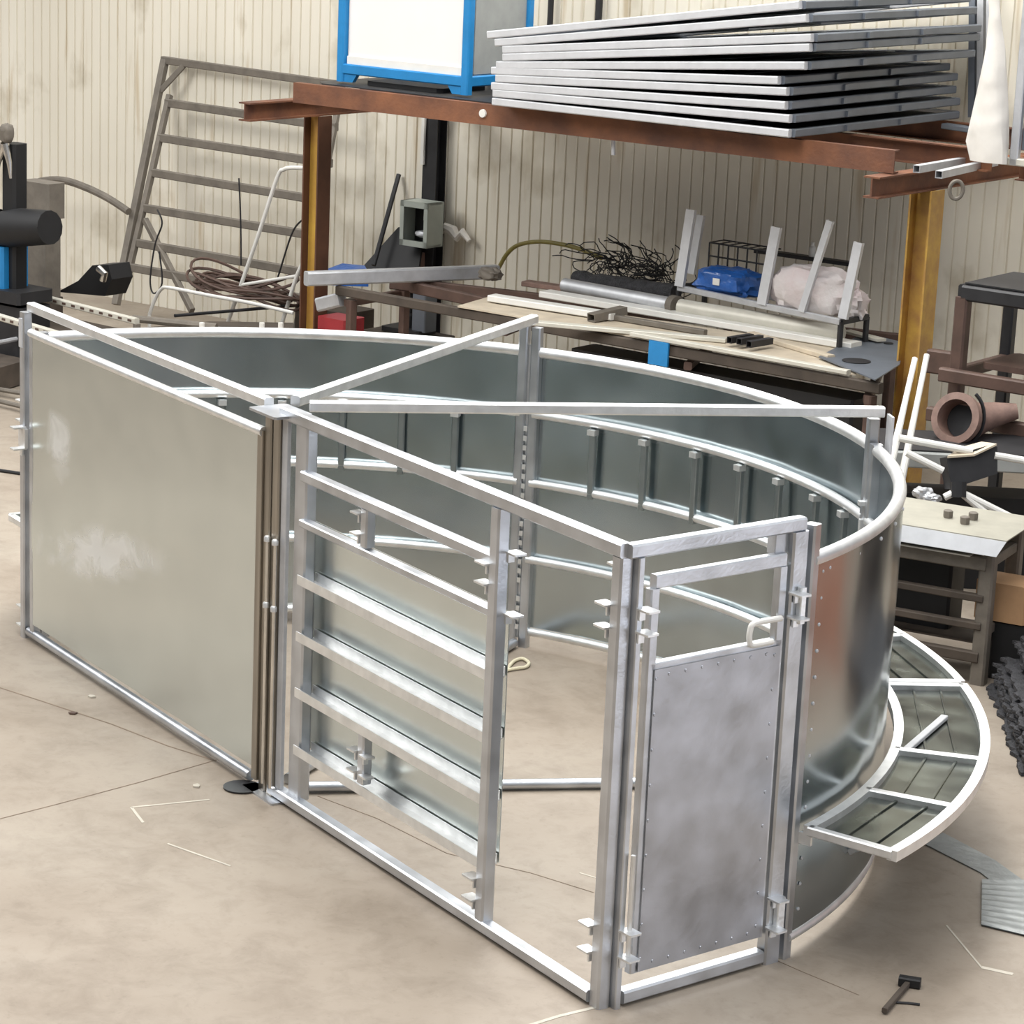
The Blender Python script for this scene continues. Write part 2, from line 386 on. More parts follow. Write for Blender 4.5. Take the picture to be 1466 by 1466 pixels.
# -- centre post
t = thing('centre_post', 'galvanised double centre post with pivot rods where the overhead bars meet', 'post', (0,0,0))
for x in (-.045, .035): MB().bar((x,-.02,.012), (x,-.02,H-.045), .048, .06).build('upright', 'stained', t)
MB().bar((.095,-.02,.012), (.095,-.02,H-.045), .022, .05).build('upright', 'zinc_dull', t)
for x in (-.004, .072): MB().tube([(x,-.056,.06),(x,-.056,1.25)], .009, 8).build('pivot_rod', 'chrome', t)
for x in (-.004, .072):
    for z in (1.25, .93): MB().lathe((x,-.058,z), [(.016,0),(.016,.02),(.010,.028)], Z, 8).build('bolt', 'rough_galv', t)
MB().box((.01,-.01,H-.035), .26, .20, .012).build('top_plate', 'galv', t)
b = MB(); b.box((.0,-.03,.005), .30, .12, .010); b.build('base_plate', 'galv', t)
MB().lathe((-.13,-.10,.004), [(.09,0),(.09,.006)], Z, 20).build('floor_disc', 'dark', t)

# -- barred front frame
t = thing('barred_front_frame', 'galvanised front frame with six cross bars on its left half and an open right half', 'frame', (1.4,0,0))
MB().bar((.05,-.01,H-.028), (AX+.03,-.01,H-.028), .055, .058).build('top_bar', 'galv', t)
MB().bar((.02,-.015,.038), (AX-.03,-.015,.038), .06, .05).build('bottom_bar', 'galv', t)
MB().bar((AX-.002,-.0,0), (AX-.002,-.0,H-.058), .062, .065).build('corner_post', 'galv', t)
MB().bar((1.875,-.01,.05), (1.875,-.01,H-.058), .062, .065).build('middle_post', 'galv', t)
MB().bar((.215,.018,.05), (.215,.018,H-.058), .06, .11).build('inner_post', 'galv', t)
bz = [1.615, 1.395, 1.128, .857, .586, .305]
for i, z in enumerate(bz):
    b = MB()
    if i == 0: b.bar((.247,-.005,z), (1.845,-.005,z), .055, .05)
    elif i == 1: b.bar((.247,-.008,z), (1.845,-.008,z), .05, .035)
    else:
        b.channel((.247,.015,z), (1.845,.015,z), .045, .10, .005, hint=Y, flip=1)
    b.build('cross_bar', 'rough_galv' if i > 1 else 'galv', t)
b = MB(); b.box((1.03,.074,.835), 1.63, .004, 1.10); b.build('backing_sheet', 'sheet', t)
for z0_, z1_, x in ((1.42, 1.59, .82), (.33, .56, .85)):
    s = MB().bar((x,-.005,z0_), (x,-.005,z1_), .05, .055).build('stub_post', 'galv', t)
    for z in (z0_+.05, z0_+.145):
        lugs('lug', s, [((x-.025,-.02,z), (-1,-.2,0), Y, .05)]+([((x+.025,-.02,z), (1,-.2,0), Y, .05)] if z1_ < 1 else []))
lugs('hinge_lug', t, [((1.85,-.03,z), (-1,-.2,0), Y, .06) for z in (1.6, 1.515, .235, .14)]+[((1.9,.02,z), (1,.3,0), Y, .06) for z in (1.66, 1.40)])
lugs('corner_lug', t, [((AX-.03,-.02,z), (-1,-.3,0), Y, .055) for z in (1.645, 1.555, .335, .225)]+[((AX-.03,.0,1.80), (-1,0,0), Y, .04)])

# -- doorway and its gate (plane A-B)
A2 = V3((AX+.03,.045,0)); B2 = V3((BX,BY,0)); dv = (B2-A2).normalized(); dn = V3((dv.y,-dv.x,0))
def D(s, z, o=0): return A2+dv*s+dn*o+Z*z
SL = (B2-A2).length
t = thing('doorway_frame', 'tall galvanised doorway frame at the right corner of the pen', 'frame', D(SL/2,0))
MB().bar(D(-.05,H-.0285), D(SL-.01,H-.0285), .055, .056).build('top_bar', 'galv', t)
MB().bar(D(.03,.038), D(SL-.085,.038), .06, .055).build('bottom_bar', 'galv', t)
MB().bar(D(0,0), D(0,H-.056), .03, .06, hint=dn).build('post', 'galv', t)
MB().bar(D(SL-.035,0), D(SL-.035,H-.056), .085, .06, hint=dn).build('post', 'galv', t)
lugs('hinge_lug', t, [(D(-.005,z,.03), dn+dv*.6, dv, .06) for z in (1.645, 1.555, .335, .225)])
MB().tube([D(.02,.215,.05), D(.02,.65,.05)], .010, 8).build('hinge_pin', 'rough_galv', t)
lugs('latch_lug', t, [(D(SL-.05,z,.03), dn-dv*.3, dv, .06) for z in (1.60, 1.50, .30, .17)])
MB().bar(D(SL-.03,1.62,.045), D(SL-.03,1.47,.045), .03, .03).build('latch_block', 'rough_galv', t)
MB().bar(D(SL-.03,.30,.045), D(SL-.03,.16,.045), .04, .03).build('latch_block', 'rough_galv', t)
b = MB(); b.box(D(SL-.115,1.80,-.03), .06, .05, .09, (dv, dn, Z)); b.build('corner_bracket', 'zinc_dull', t)

g = thing('walk_gate', 'narrow galvanised gate with a solid lower sheet and open top in the right doorway', 'gate', D(.45,.1))
g0, g1 = .085, SL-.10
MB().bar(D(g0,1.735), D(g1,1.735), .04, .055).build('top_rail', 'galv', g)
MB().bar(D(g0,.13), D(g0,1.708), .045, .04, hint=dn).build('stile', 'galv', g)
MB().bar(D(g1-.012,.13), D(g1-.012,1.708), .045, .04, hint=dn).build('stile', 'galv', g)
MB().bar(D(g0,1.395), D(g1,1.395), .04, .03).build('middle_rail', 'galv', g)
MB().bar(D(g0,.15), D(g1,.15), .04, .04).build('bottom_rail', 'galv', g)
b = MB(); b.box(D((g0+g1)/2,.76,.026), g1-g0-.02, .003, 1.25, (dv, dn, Z))
for i in range(9):
    for s in (g0+.02, g1-.04): b.lathe(D(s,.19+i*.145,.027), [(.008,0),(.006,.004)], dn, 8)
for i in range(1, 8):
    for z in (1.36, .165): b.lathe(D(lerp(g0,g1,i/8),z,.027), [(.008,0),(.006,.004)], dn, 8)
b.build('sheet', 'gate_sheet', g)
b = MB(); q = [D(g1-.02,1.50,.03), D(g1-.16,1.50,.03), D(g1-.185,1.475,.03), D(g1-.185,1.43,.03), D(g1-.165,1.41,.03), D(g1-.06,1.41,.03)]
b.tube(cr(q), .012, 10); b.build('latch_handle', 'white', g)

# -- curved panels
ZR = [1.71, 1.36, .965, .52, .09]
def wob(seed):
    def f(a, z): return .010*noise.noise(V3((a*5+seed, z*1.6, seed)))+.004*noise.noise(V3((a*16+seed, z*5, seed)))
    return f
def curved(label, a0, a1, ups, seed, posts):
    am = (a0+a1)/2
    t = thing('curved_panel', label, 'fence panel', pol(am), 'curved panels of the round pen')
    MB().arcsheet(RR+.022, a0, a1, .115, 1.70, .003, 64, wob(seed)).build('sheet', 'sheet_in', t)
    n = 40
    for i, z in enumerate(ZR):
        b = MB(); b.tube([pol(lerp(a0, a1, k/n), RR+(.004 if i == 0 else .012 if i == 4 else -.012), z) for k in range(n+1)], .03 if i == 0 else .024, 12)
        b.build('top_rail' if i == 0 else 'rail', 'rough_galv', t)
    if ups:
        for k in ups:
            a = lerp(a0, a1, k)
            b = MB(); b.bar(pol(a, RR-.022, ZR[2]-.03), pol(a, RR-.022, ZR[1]-.025), .036, .028, hint=pol(a, 1))
            MB().box(pol(a, RR-.03, ZR[1]-.045), .05, .05, .03, (pol(a, 1), pol(a+pi/2, 1), Z)).build('upright_cap', 'rough_galv', t)
            o = b.build('upright', 'upright', t)
    for a, top in posts:
        MB().bar(pol(a, RR, 0), pol(a, RR, top), .055, .055, hint=pol(a, 1)).build('end_post', 'galv', t)
    return t
dpost = .0135
ar1 = curved('long curved galvanised panel at the back left, between left post and back post', aK+dpost, aL-.03, [.141,.257,.383,.51,.635,.76,.885], 2, ((aK+dpost, H-.05), (aL-.02, 1.74)))
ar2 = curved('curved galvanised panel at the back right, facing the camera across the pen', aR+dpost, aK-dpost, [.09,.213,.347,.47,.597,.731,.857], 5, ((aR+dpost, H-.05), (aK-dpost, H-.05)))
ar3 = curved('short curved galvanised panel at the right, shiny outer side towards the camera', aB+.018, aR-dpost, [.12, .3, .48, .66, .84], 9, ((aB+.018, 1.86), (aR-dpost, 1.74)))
# rivets along the outer panel edge, slotted strips in the joints
b = MB()
for i in range(14): b.lathe(pol(aB+.04, RR+.024, .2+i*.112), [(.009,0),(.006,.005)], pol(aB+.04, 1), 8)
for i in range(8): b.lathe(pol(lerp(aB+.06, aR-.05, i/7), RR+.024, 1.66), [(.010,0),(.006,.006)], pol(lerp(aB+.06, aR-.05, i/7), 1), 8)
b.build('rivets', 'zinc_dull', ar3)
b = MB(); b.box(pol(aR-dpost*1.0, RR+.06, 1.76), .012, .085, .24, (pol(aR, 1), pol(aR+pi/2, 1), Z)); b.build('cover_plate', 'stack', ar3)
b = MB()
for i in range(24):
    z = .12+i*.055
    if i % 9 != 4: b.box(pol(aK, RR-.02, z), .012, .022, .028, (pol(aK, 1), pol(aK+pi/2, 1), Z))
b.box(pol(aK, RR+.005, .9), .004, .03, 1.7, (pol(aK, 1), pol(aK+pi/2, 1), Z))
b.build('slotted_strip', 'rough_galv', ar1)
b = MB(); b.box(pol(aR, RR-.03, 1.44), .05, .04, .02, (pol(aR, 1), pol(aR+pi/2, 1), Z)); b.box(pol(aR, RR-.03, 1.28), .03, .03, .16, (pol(aR, 1), pol(aR+pi/2, 1), Z)); b.build('latch', 'rough_galv', ar2)
# -- overhead and ground braces
for nm, a, lab in (('back', aK, 'galvanised overhead tube from the centre post to the back post'), ('right', aR, 'galvanised overhead tube running level from the centre post to the right rear post')):
    d = pol(a, 1)
    o = MB().bar(d*.13+Z*(H-.01), d*(RR+.035)+Z*(H-.01), .05, .05).build('overhead_bar', 'rough_galv'); tag(o, lab, 'bar', 'overhead bars of the round pen')
    lab2 = 'galvanised tube lying on the floor from the centre post towards the '+('back post' if nm == 'back' else 'right rear post')
    o = MB().tube([d*.14+Z*.03, d*(RR-.05)+Z*.03], .026, 14).build('floor_bar', 'galv'); tag(o, lab2, 'bar', 'floor bars of the round pen')
o = MB()
q = [zp(*p, .012) for p in ((725,960),(735,947),(748,943),(757,949),(752,955),(738,957),(712,962),(700,966))]
o.tube(cr(q), .010, 8); o = o.build('rope_offcut', 'rope'); tag(o, 'short pale rope offcut curled on the floor at the back post', 'rope')

# -- catwalks
def catwalk(label, a0, a1, radials, zz=.6, group='catwalk sections'):
    t = thing('catwalk_section', label, 'catwalk', pol((a0+a1)/2, 3.1), group)
    r0_, r1_ = 2.92, 3.31; n = 24
    def arc(r, z): return [pol(lerp(a0, a1, k/n), r, z) for k in range(n+1)]
    for r, nm in ((r0_, 'inner_rail'), (r1_, 'outer_rail')):
        b = MB(); rings = []
        for k in range(n+1):
            a = lerp(a0, a1, k/n); rings.append([pol(a, r-.022, zz-.045), pol(a, r+.022, zz-.045), pol(a, r+.022, zz), pol(a, r-.022, zz)])
        b.loft(rings); b.build(nm, 'rough_galv', t)
    for a in radials:
        MB().bar(pol(a, r0_, zz-.02), pol(a, r1_, zz-.02), .04, .04).build('cross_bar', 'rough_galv', t)
    rs = sorted(radials)
    for a, c in zip(rs, rs[1:]):
        b = MB(); k_ = 8; top = []; 
        p1 = [pol(lerp(a+.008, c-.008, k/k_), r1_-.02, zz-.035) for k in range(k_+1)]; p0 = [pol(lerp(c-.008, a+.008, k/k_), r0_+.02, zz-.035) for k in range(k_+1)]
        b.prism(p1+p0, (0,0,.005))
        for fr in (.36, .7):
            b.bar(pol(lerp(a, c, .03), lerp(r0_, r1_, fr), zz-.028), pol(lerp(a, c, .97), lerp(r0_, r1_, fr), zz-.028), .012, .012)
        b.build('deck_plate', 'deck', t)
    for a in rs[1:-1]:
        MB().bar(pol(a, RR+.03, zz-.30), pol(a, r1_-.05, zz-.06), .03, .03).build('bracket', 'galv', t)
    for a in (rs[0]+.008, rs[-1]-.008):
        MB().box(pol(a, RR+.055, zz-.07), .06, .015, .05, (pol(a, 1), pol(a+pi/2, 1), Z)).build('hook_bracket', 'rough_galv', t)
    MB().bar(pol(rs[2]+.01, r0_+.05, zz-.015), pol(rs[2]+(rs[3]-rs[2])*.55, r0_+.22, zz-.015), .035, .02).build('stay', 'stack', t)
    return t
r2 = math.radians
catwalk('curved galvanised catwalk section bolted low outside the shiny right panel', r2(19.6), r2(61.6), [r2(x) for x in (19.8, 31, 42.5, 61.4)])
catwalk('catwalk section continuing behind the pen past the right rear post', r2(62.3), r2(103), [r2(x) for x in (62.5, 76, 90, 102.8)])
catwalk('catwalk section whose white corner shows left of the far left post', r2(137), r2(179), [r2(x) for x in (137.2, 151, 165, 178.8)])

# ================================================================== FLOOR ITEMS
t = thing('hammer', 'small black hammer lying on the floor in the lower right corner', 'hammer', zp(1290,1425))
MB().bar(zp(1266,1447,.018), zp(1303,1404,.018), .022, .022).build('handle', 'wood', t)
b = MB(); b.bar(zp(1287,1403,.022), zp(1318,1408,.022), .04, .04); b.build('head', 'black', t)
MB().tube([zp(1283,1435,.006), zp(1300,1436,.006), zp(1317,1438,.006)], .005, 6).build('wire', 'dark', t)

o = MB().prism([zp(1322,1208,.002), zp(1350,1193,.002), zp(1424,1232,.002), zp(1466,1262,.002), zp(1466,1300,.002), zp(1404,1250,.002)], (0,0,.004)).build('floor_strip', 'floorsheet'); tag(o, 'smooth grey strip lying flat on the floor beyond the catwalk', 'strip')
b = MB()
c0, c1, c2_, c3 = zp(1406,1258,.014), zp(1405,1322,.014), zp(1500,1345,.014), zp(1500,1262,.014)
rows = 26; top = []; 
vs = []; fs = []
for i in range(rows+1):
    for k in range(9):
        s = i/rows; r = k/8
        p = lerp(lerp(c0, c1, s), lerp(c3, c2_, s), r); vs.append(p+Z*(.004*math.sin(i*2.1+k*.2)))
nv = len(vs); vs += [p-Z*.004 for p in vs]
for i in range(rows):
    for k in range(8):
        q = (i*9+k, i*9+k+1, (i+1)*9+k+1, (i+1)*9+k); fs.append(q); fs.append(tuple(x+nv for x in q[::-1]))
b.add(vs, fs); o = b.build('film_sheet', 'floorsheet'); tag(o, 'wrinkled translucent grey film sheet flat on the floor at the right edge', 'sheet')

for k, (x, y, lab) in enumerate(((281,1126,'small pale chip on the floor near the painted corner mark'), (131,998,'small pale chip on the floor below the left gate'), (104,1022,'brown scrap on the floor beside the joint left of the pen'), (1290,1210,'small pale chip on the floor under the catwalk'))):
    p = zp(x, y, .001); a = .7*k
    o = MB().prism([p+V3((math.cos(a+q)*r, math.sin(a+q)*r, 0)) for q, r in ((0,.026),(1.2,.018),(2.4,.024),(3.6,.019),(5,.021))], (0,0,.008)).build('floor_chip', 'brown' if k == 2 else 'paint'); tag(o, lab, 'chip')
# pile of wire mesh sheets
pa, pb = zp(1416,985), zp(1492,1190); ed = (pb-pa).normalized(); ou = ed.cross(Z)
if ou.dot(rt) < 0: ou = -ou
NS = 14; HS = .022
for i in range(NS):
    rr = random.Random(50+i); zz = .002+HS*(NS-1-i)
    j = rr.uniform(-.05, .05)
    p0 = pa+ou*(j+.012*(NS-1-i))+ed*rr.uniform(-.06, .06); L_ = 1.5; Wd = 1.2
    out = []; n = 40
    for k in range(n): out.append(p0+ed*L_*k/n+ou*(rr.uniform(-.022,.022)))
    for k in range(n): out.append(p0+ed*(L_+rr.uniform(-.02,.02))+ou*Wd*k/n)
    for k in range(n): out.append(p0+ed*L_*(1-k/n)+ou*(Wd+rr.uniform(-.02,.02)))
    for k in range(n): out.append(p0+ed*rr.uniform(-.025,.025)+ou*Wd*(1-k/n))
    o = MB().prism([p+Z*zz for p in out], Z*HS*.86).build('mesh_sheet', 'mesh', smooth=20)
    tag(o, 'frayed black wire mesh sheet, %s in the right edge pile' % (ORD[i] if i < NS-1 else 'lowest'), 'mesh sheet', 'piled wire mesh sheets')

b = MB(); b.box((3.35,5.5,.65), 1.7, 1.1, 1.3); o = b.build('unseen_container', 'redoxide'); tag(o, 'rust red steel container added out of view, mirrored in the shiny right panel', 'container')  # unseen red box added for its reflection in the right panel
# ================================================================== MEZZANINE RACK ALONG THE WALL
t = thing('storage_rack', 'heavy rust brown steel storage platform on yellow columns along the wall', 'rack', W(.9,1.2,0))
uL = uz(vp(452,300,1.25))[0]; uR = uz(vp(1316,420,1.25))[0]
MB().channel(W(-1.76,1.78,2.495), W(3.57,1.78,2.495), .07, .155, .010, flip=-1).build('front_beam', 'rust', t)
for v_ in (1.1, -.45): MB().channel(W(-1.7,v_,2.495), W(3.92,v_,2.495), .07, .155, .010).build('rear_beam', 'rust', t)
for nm, uu in (('l', uL), ('r', uR)):
    MB().hbeam(W(uu,2.13 if nm == 'l' else 2.05,2.34), W(uu,-.6,2.34), .12, .145, .012).build('cross_beam', 'rust', t)
c_ = MB()
for s_ in (-1, 1): c_.bar(W(uL+s_*.075,1.25,0), W(uL+s_*.075,1.25,2.267), .014, .16, hint=N, ch=.05)
c_ = c_.build('column', 'rustflange', t); MB().bar(W(uL,1.25,.02), W(uL,1.25,2.26), .136, .012, hint=N, ch=.05).build('column_web', 'yellowrust', c_)
MB().hbeam(W(uR,1.25,0), W(uR,1.25,2.267), .19, .17, .014, hint=U).build('column', 'yellow', t)
b = MB(); b.box(W(uL,1.25,.01), .28, .28, .02, (U, N, Z)); b.build('base_plate', 'brown', t)
b = MB(); b.box(W(uR,1.25,.01), .30, .28, .02, (U, N, Z)); b.build('base_plate', 'brown', t)
b = MB(); b.box(W(.45,.70,2.579), 4.2, 2.1, .008, (U, N, Z)); b.build('deck_sheet', 'dark', t)
b = MB(); b.lathe(vp(696,162,1.78), [(.03,0),(.034,.02),(.03,.05)], N, 14); b.build('cable_clip', 'white', t)
MB().tube([vp(878,200,1.72), vp(878,222,1.72)], .015, 10).build('hanging_bolt', 'zinc_dull', t)

# second bay on the right
t = thing('side_platform', 'second rusty steel platform entering at the right edge above the brown rack', 'rack', W(4.6,1.0,0))
MB().channel(W(4.25,1.35,2.49), W(7.2,1.35,2.49), .07, .15, .010).build('front_beam', 'rust', t)
MB().channel(W(4.0,.2,2.40), W(7.2,.2,2.40), .07, .15, .010).build('rear_beam', 'rust', t)
MB().hbeam(W(6.9,1.0,0), W(6.9,1.0,2.33), .16, .16, .012, hint=U).build('column', 'yellow', t)
for k, (p, q) in enumerate((((1312,242),(1408,222)), ((1344,250),(1425,228)))):
    P = vp(*p, 1.75); q_ = vp(*q, .75); q_.z = P.z+.01
    o = MB().hollow(P, q_, .05, .05, .004).build('square_tube', 'zinc_dull')
    tag(o, ('galvanised square tube on the right rack corner, open end above the column', 'galvanised square tube on the right rack corner, its open end right of the column')[k], 'tube', 'square tubes on the rack corner')
o = MB(); cc = vp(1369,272,1.7)
o.tube([cc+(rt*math.cos(k*2*pi/20)*.045+Z*math.sin(k*2*pi/20)*.06) for k in range(20)], .014, 8, close=True)
o = o.build('shackle_ring', 'oldsteel'); tag(o, 'worn steel ring hanging beneath the square tubes by the right column', 'ring')

# stack of frames
Ls = [(700,50),(711,61),(722,71),(722,82),(713,93),(706,101),(712,112),(706,123),(708,133),(707,145)]
Rs = [(1146,7),(1156,26),(1163,54),(1161,68),(1154,94),(1116,115),(1128,131),(1126,151),(1132,170),(1131,191)]
for i, (a, c) in enumerate(zip(Ls, Rs)):
    p = vp(*a, 1.98); q = vp(*c, 1.98); bk = -N*2.42
    p = p; th = .055; sw = .05
    t = thing('galvanised_frame', 'grey tube frame, %s in the stack of frames on the platform' % (ORD[i] if i < 9 else 'lowest'), 'frame', lerp(p, q, .5)+bk*.5, 'stacked grey frames')
    MB().bar(p, q, sw, th).build('front_tube', 'stack', t)
    MB().bar(p+bk, q+bk, sw, th).build('rear_tube', 'stack', t)
    MB().bar(p-N*.03, p+bk, sw, th).build('end_tube', 'slate', t)
    MB().bar(q-N*.03, q+bk, sw, th).build('end_tube', 'slate', t)  # end tubes darkened to paint in the shaded side of the stack
    for k in (.25, .5, .75):
        MB().bar(lerp(p, q, k)-N*.03, lerp(p, q, k)+bk, .035, .035).build('slat', 'slate', t)
    MB().prism([lerp(p, q, .02)+bk*.03, lerp(p, q, .98)+bk*.03, lerp(p, q, .98)+bk*.97, lerp(p, q, .02)+bk*.97], Z*.006).build('infill_sheet', 'dark', t)
    for k in (.3, .62): MB().box(q+bk*k+U*.03, .03, .05, .04, (U, N, Z)).build('lug', 'slate', t)

# blue framed cabinet
cz = 2.70; cu0, cu1 = uz(vp(490,100,1.6))[0], uz(vp(668,115,1.6))[0]; cdp = .75
t = thing('cabinet', 'white cabinet in a bright blue steel frame standing on the platform', 'cabinet', W((cu0+cu1)/2,1.2,2.6))
for uu in (cu0, cu1):
    for vv in (1.6, 1.6-cdp): MB().bar(W(uu,vv,2.6), W(uu,vv,4.3), .07, .07, hint=N).build('corner_post', 'blue', t)
MB().bar(W(cu0,1.6,cz), W(cu1,1.6,cz), .06, .08).build('bottom_rail', 'blue', t)
MB().bar(W(cu0,1.6-cdp,cz), W(cu1,1.6-cdp,cz), .06, .08).build('bottom_rail', 'blue', t)
for uu in (cu0, cu1): MB().bar(W(uu,1.6,cz), W(uu,1.6-cdp,cz), .06, .08).build('side_rail', 'blue', t)
for uu, s in ((cu0, 1), (cu1, -1)):
    MB().prism([W(uu,1.62,2.60), W(uu+s*.12,1.62,2.60), W(uu+s*.17,1.62,2.67), W(uu,1.62,2.67)], -N*.04).build('foot_gusset', 'blue', t)
b = MB(); b.box(W((cu0+cu1)/2,1.58,3.5), cu1-cu0-.10, .02, 1.5, (U, N, Z)); b.build('front_panel', 'paleboard', t)
b = MB(); b.box(W((cu0+cu1)/2,1.595,2.77), cu1-cu0-.10, .02, .06, (U, N, Z)); b.build('kick_strip', 'white', t)
b = MB(); b.box(W(cu1,1.2,3.5), .015, cdp-.1, 1.5, (U, N, Z)); b.build('side_panel', 'midgrey', t)
b = MB(); b.box(W((cu0+cu1)/2-.05,1.25,2.602), .75, .6, .035, (U, N, Z)); o = b.build('dark_board', 'black'); tag(o, 'black board lying under the blue framed cabinet', 'board')
q = vp(742,60,.5); qu = uz(q)[0]
b = MB(); b.box(W(qu+.02,.30,2.60+.22), .62, .5, .44, (U, N, Z)); o = b.build('grey_crate', 'midgrey'); tag(o, 'plain grey box on the platform between blue cabinet and frame stack', 'box')

# conduits and boxes on the wall
for (px, w_, mt, lab) in ((788, .05, 'dark', 'dark pipe running up the wall above the left end of the frame stack'), (857, .06, 'dark', 'dark upright pipe on the wall behind the middle of the frame stack')):
    uu = uz(vp(px, 20, WV+.06))[0]
    o = MB().tube([W(uu,WV+.06,2.62), W(uu,WV+.06,5)], w_/2, 10).build('wall_pipe', mt); tag(o, lab, 'pipe', 'wall pipes above the platform')
uc = uz(vp(619, 230, WV+.12))[0]
o = MB().hbeam(W(uc,WV+.09,0), W(uc,WV+.09,5.0), .15, .14, .010, hint=N).build('wall_column', 'dark'); tag(o, 'dark steel building column on the wall behind the fuse box', 'column')
uu = uz(vp(603, 230, WV+.2))[0]
o = MB().bar(W(uu,WV+.18,1.72), W(uu,WV+.18,2.5), .035, .03, hint=N).build('cable_trunking', 'white'); tag(o, 'white cable trunking running down to the grey fuse box', 'trunking')
FV = WV+.40
f0, f1 = vp(572,350,FV), vp(611,354,FV); z0_ = f0.z; z1_ = vp(572,286,FV).z
fu0, fu1 = uz(f0)[0], uz(f1)[0]
t = thing('fuse_box', 'open grey fuse box on the wall below the platform', 'fuse box', W((fu0+fu1)/2,FV-.1,z0_))
b = MB(); w_ = .02; cu = (fu0+fu1)/2; wd = fu1-fu0; hz = z1_-z0_; zc = (z0_+z1_)/2
b.box(W(cu,FV-.21,zc), wd, .02, hz, (U, N, Z))
for uu in (fu0+w_/2, fu1-w_/2): b.box(W(uu,FV-.1,zc), w_, .20, hz, (U, N, Z))
for zz in (z0_+w_/2, z1_-w_/2): b.box(W(cu,FV-.1,zz), wd, .20, w_, (U, N, Z))
for uu in (fu0+.02, fu1-.02): b.box(W(uu,FV,zc), .04, .012, hz, (U, N, Z))
for zz in (z0_+.025, z1_-.025): b.box(W(cu,FV,zz), wd, .012, .05, (U, N, Z))
b.build('housing', 'greengrey', t)
b = MB(); b.box(W(cu,FV-.185,zc), wd-.05, .02, hz-.06, (U, N, Z)); b.build('back_plate', 'black', t)
b = MB(); b.box(W(cu+.02,FV-.15,zc+.07), .03, .05, .09, (U, N, Z)); b.build('breaker', 'white', t)
b = MB(); b.blob(W(cu+.02,FV-.12,z0_+.10), .08, .05, .03, seed=3); b.build('wiring', 'zinc_dull', t)
b = MB(); q = [vp(x,y,WV+.1) for x, y in ((630,332),(638,325),(648,330),(655,340),(662,332),(672,345))]
b.tube(q, [.03,.04,.05,.04,.035,.02], 8); o = b.build('cable_bundle', 'cloth'); tag(o, 'bundle of pale cables bursting from the wall beside the fuse box', 'cables')
o = MB().box(W(uc-.10,WV+.16,.78), .17, .12, .34, (U, N, Z)).build('junction_box', 'pinkbrown'); tag(o, 'brownish box below the open fuse box', 'box')
p = vp(571,250,WV+.04); q = vp(535,380,WV+.5)
o = MB().tube([p, lerp(p, q, .3), q], .022, 8).build('pry_bar', 'dark'); tag(o, 'dark iron bar leaning against the wall left of the fuse box', 'bar')
o = MB().prism([vp(512,392,WV+.4), vp(572,325,WV+.15), vp(606,350,WV+.15), vp(600,394,WV+.4)], N*.02).build('dark_board', 'black'); tag(o, 'black board leaning at the wall beneath the fuse box', 'board')

# ================================================================== LOW BENCH RACK WITH PROFILES
BZ = 1.03
t = thing('profile_bench', 'long brown steel bench rack below the platform loaded with profiles', 'bench', W(.9,1.5,0))
FL, FR = zp(484,408,BZ), zp(1262,548,BZ)
RL, RRr = zp(560,396,BZ), zp(1290,478,BZ)
MB().bar(FL-Z*.04, FR-Z*.04, .06, .075).build('front_rail', 'wood', t)
MB().bar(RL-Z*.05, RRr-Z*.05, .06, .10).build('rear_rail', 'brown', t)
p, q = zp(590,402,BZ), zp(712,428,BZ); MB().bar(p-Z*.05, q-Z*.05, .06, .09).build('middle_rail', 'brown', t)
for k in (0.02, .34, .68, .98):
    MB().bar(lerp(FL, FR, k)-Z*.13, lerp(RL, RRr, k)-Z*.13, .06, .06).build('cross_rail', 'brown', t)
for k in (.03, .985):
    for e, g_ in ((FL, FR), (RL, RRr)):
        p = lerp(e, g_, k); MB().bar((p.x,p.y,0), (p.x,p.y,BZ-.1), .07, .07).build('leg', 'brown', t)
# black box added below to darken the space under the bench
fd = (FR-FL).normalized(); fn = fd.cross(Z); fn = fn if fn.dot(N) > 0 else -fn
c = lerp(FL, FR, .70)-fn*.24
b = MB(); b.box((c.x,c.y,.425), 2.45, .30, .85, (fd, fn, Z)); o = b.build('shade_filler_box', 'black'); tag(o, 'long black box added to darken under the right half of the bench', 'bin')
o = MB().box(vp(943,506,1.95), .17, .02, .17, (fd, fn, Z)).build('blue_plate', 'blue'); tag(o, 'small square blue plate hanging under the bench front', 'plate')
def item(name, p, q, w_, h_, mt, lab, cat, z=BZ, kind='bar', group=None, r=None):
    P, Q = zp(*p, z), zp(*q, z); b = MB()
    if kind == 'bar': b.bar(P, Q, w_, h_)
    elif kind == 'hollow': b.hollow(P, Q, w_, h_, .005)
    elif kind == 'chan': b.channel(P, Q, w_, h_, .005, hint=(Q-P).cross(Z), flip=-1)
    elif kind == 'tube': b.tube([P, Q], r, 14)
    return tag(b.build(name, mt), lab, cat, group)
o = MB().prism([zp(655,440,BZ+.004), zp(706,425,BZ+.004), zp(1235,505,BZ+.004), zp(1225,538,BZ+.004)], (0,0,.012)).build('board', 'tan'); tag(o, 'wide pale board lying on the bench under the profiles', 'board')
item('steel_channel', (438,399), (712,389), .09, .11, 'zinc_dull', 'grey galvanised channel laid across the left end of the bench', 'channel', BZ+.06)
item('angle_profile', (704,426), (880,453), .12, .05, 'white', 'short white angle profile on the bench, left of the long ones', 'profile', BZ+.05, group='long profiles on the bench')
item('angle_profile', (780,420), (1226,495), .15, .05, 'white', 'long cream profile lying along the middle of the bench', 'profile', BZ+.045, group='long profiles on the bench')
item('angle_profile', (742,460), (1040,487), .09, .03, 'offwhite', 'thin cream profile at the front edge of the bench', 'profile', BZ+.035, group='long profiles on the bench')
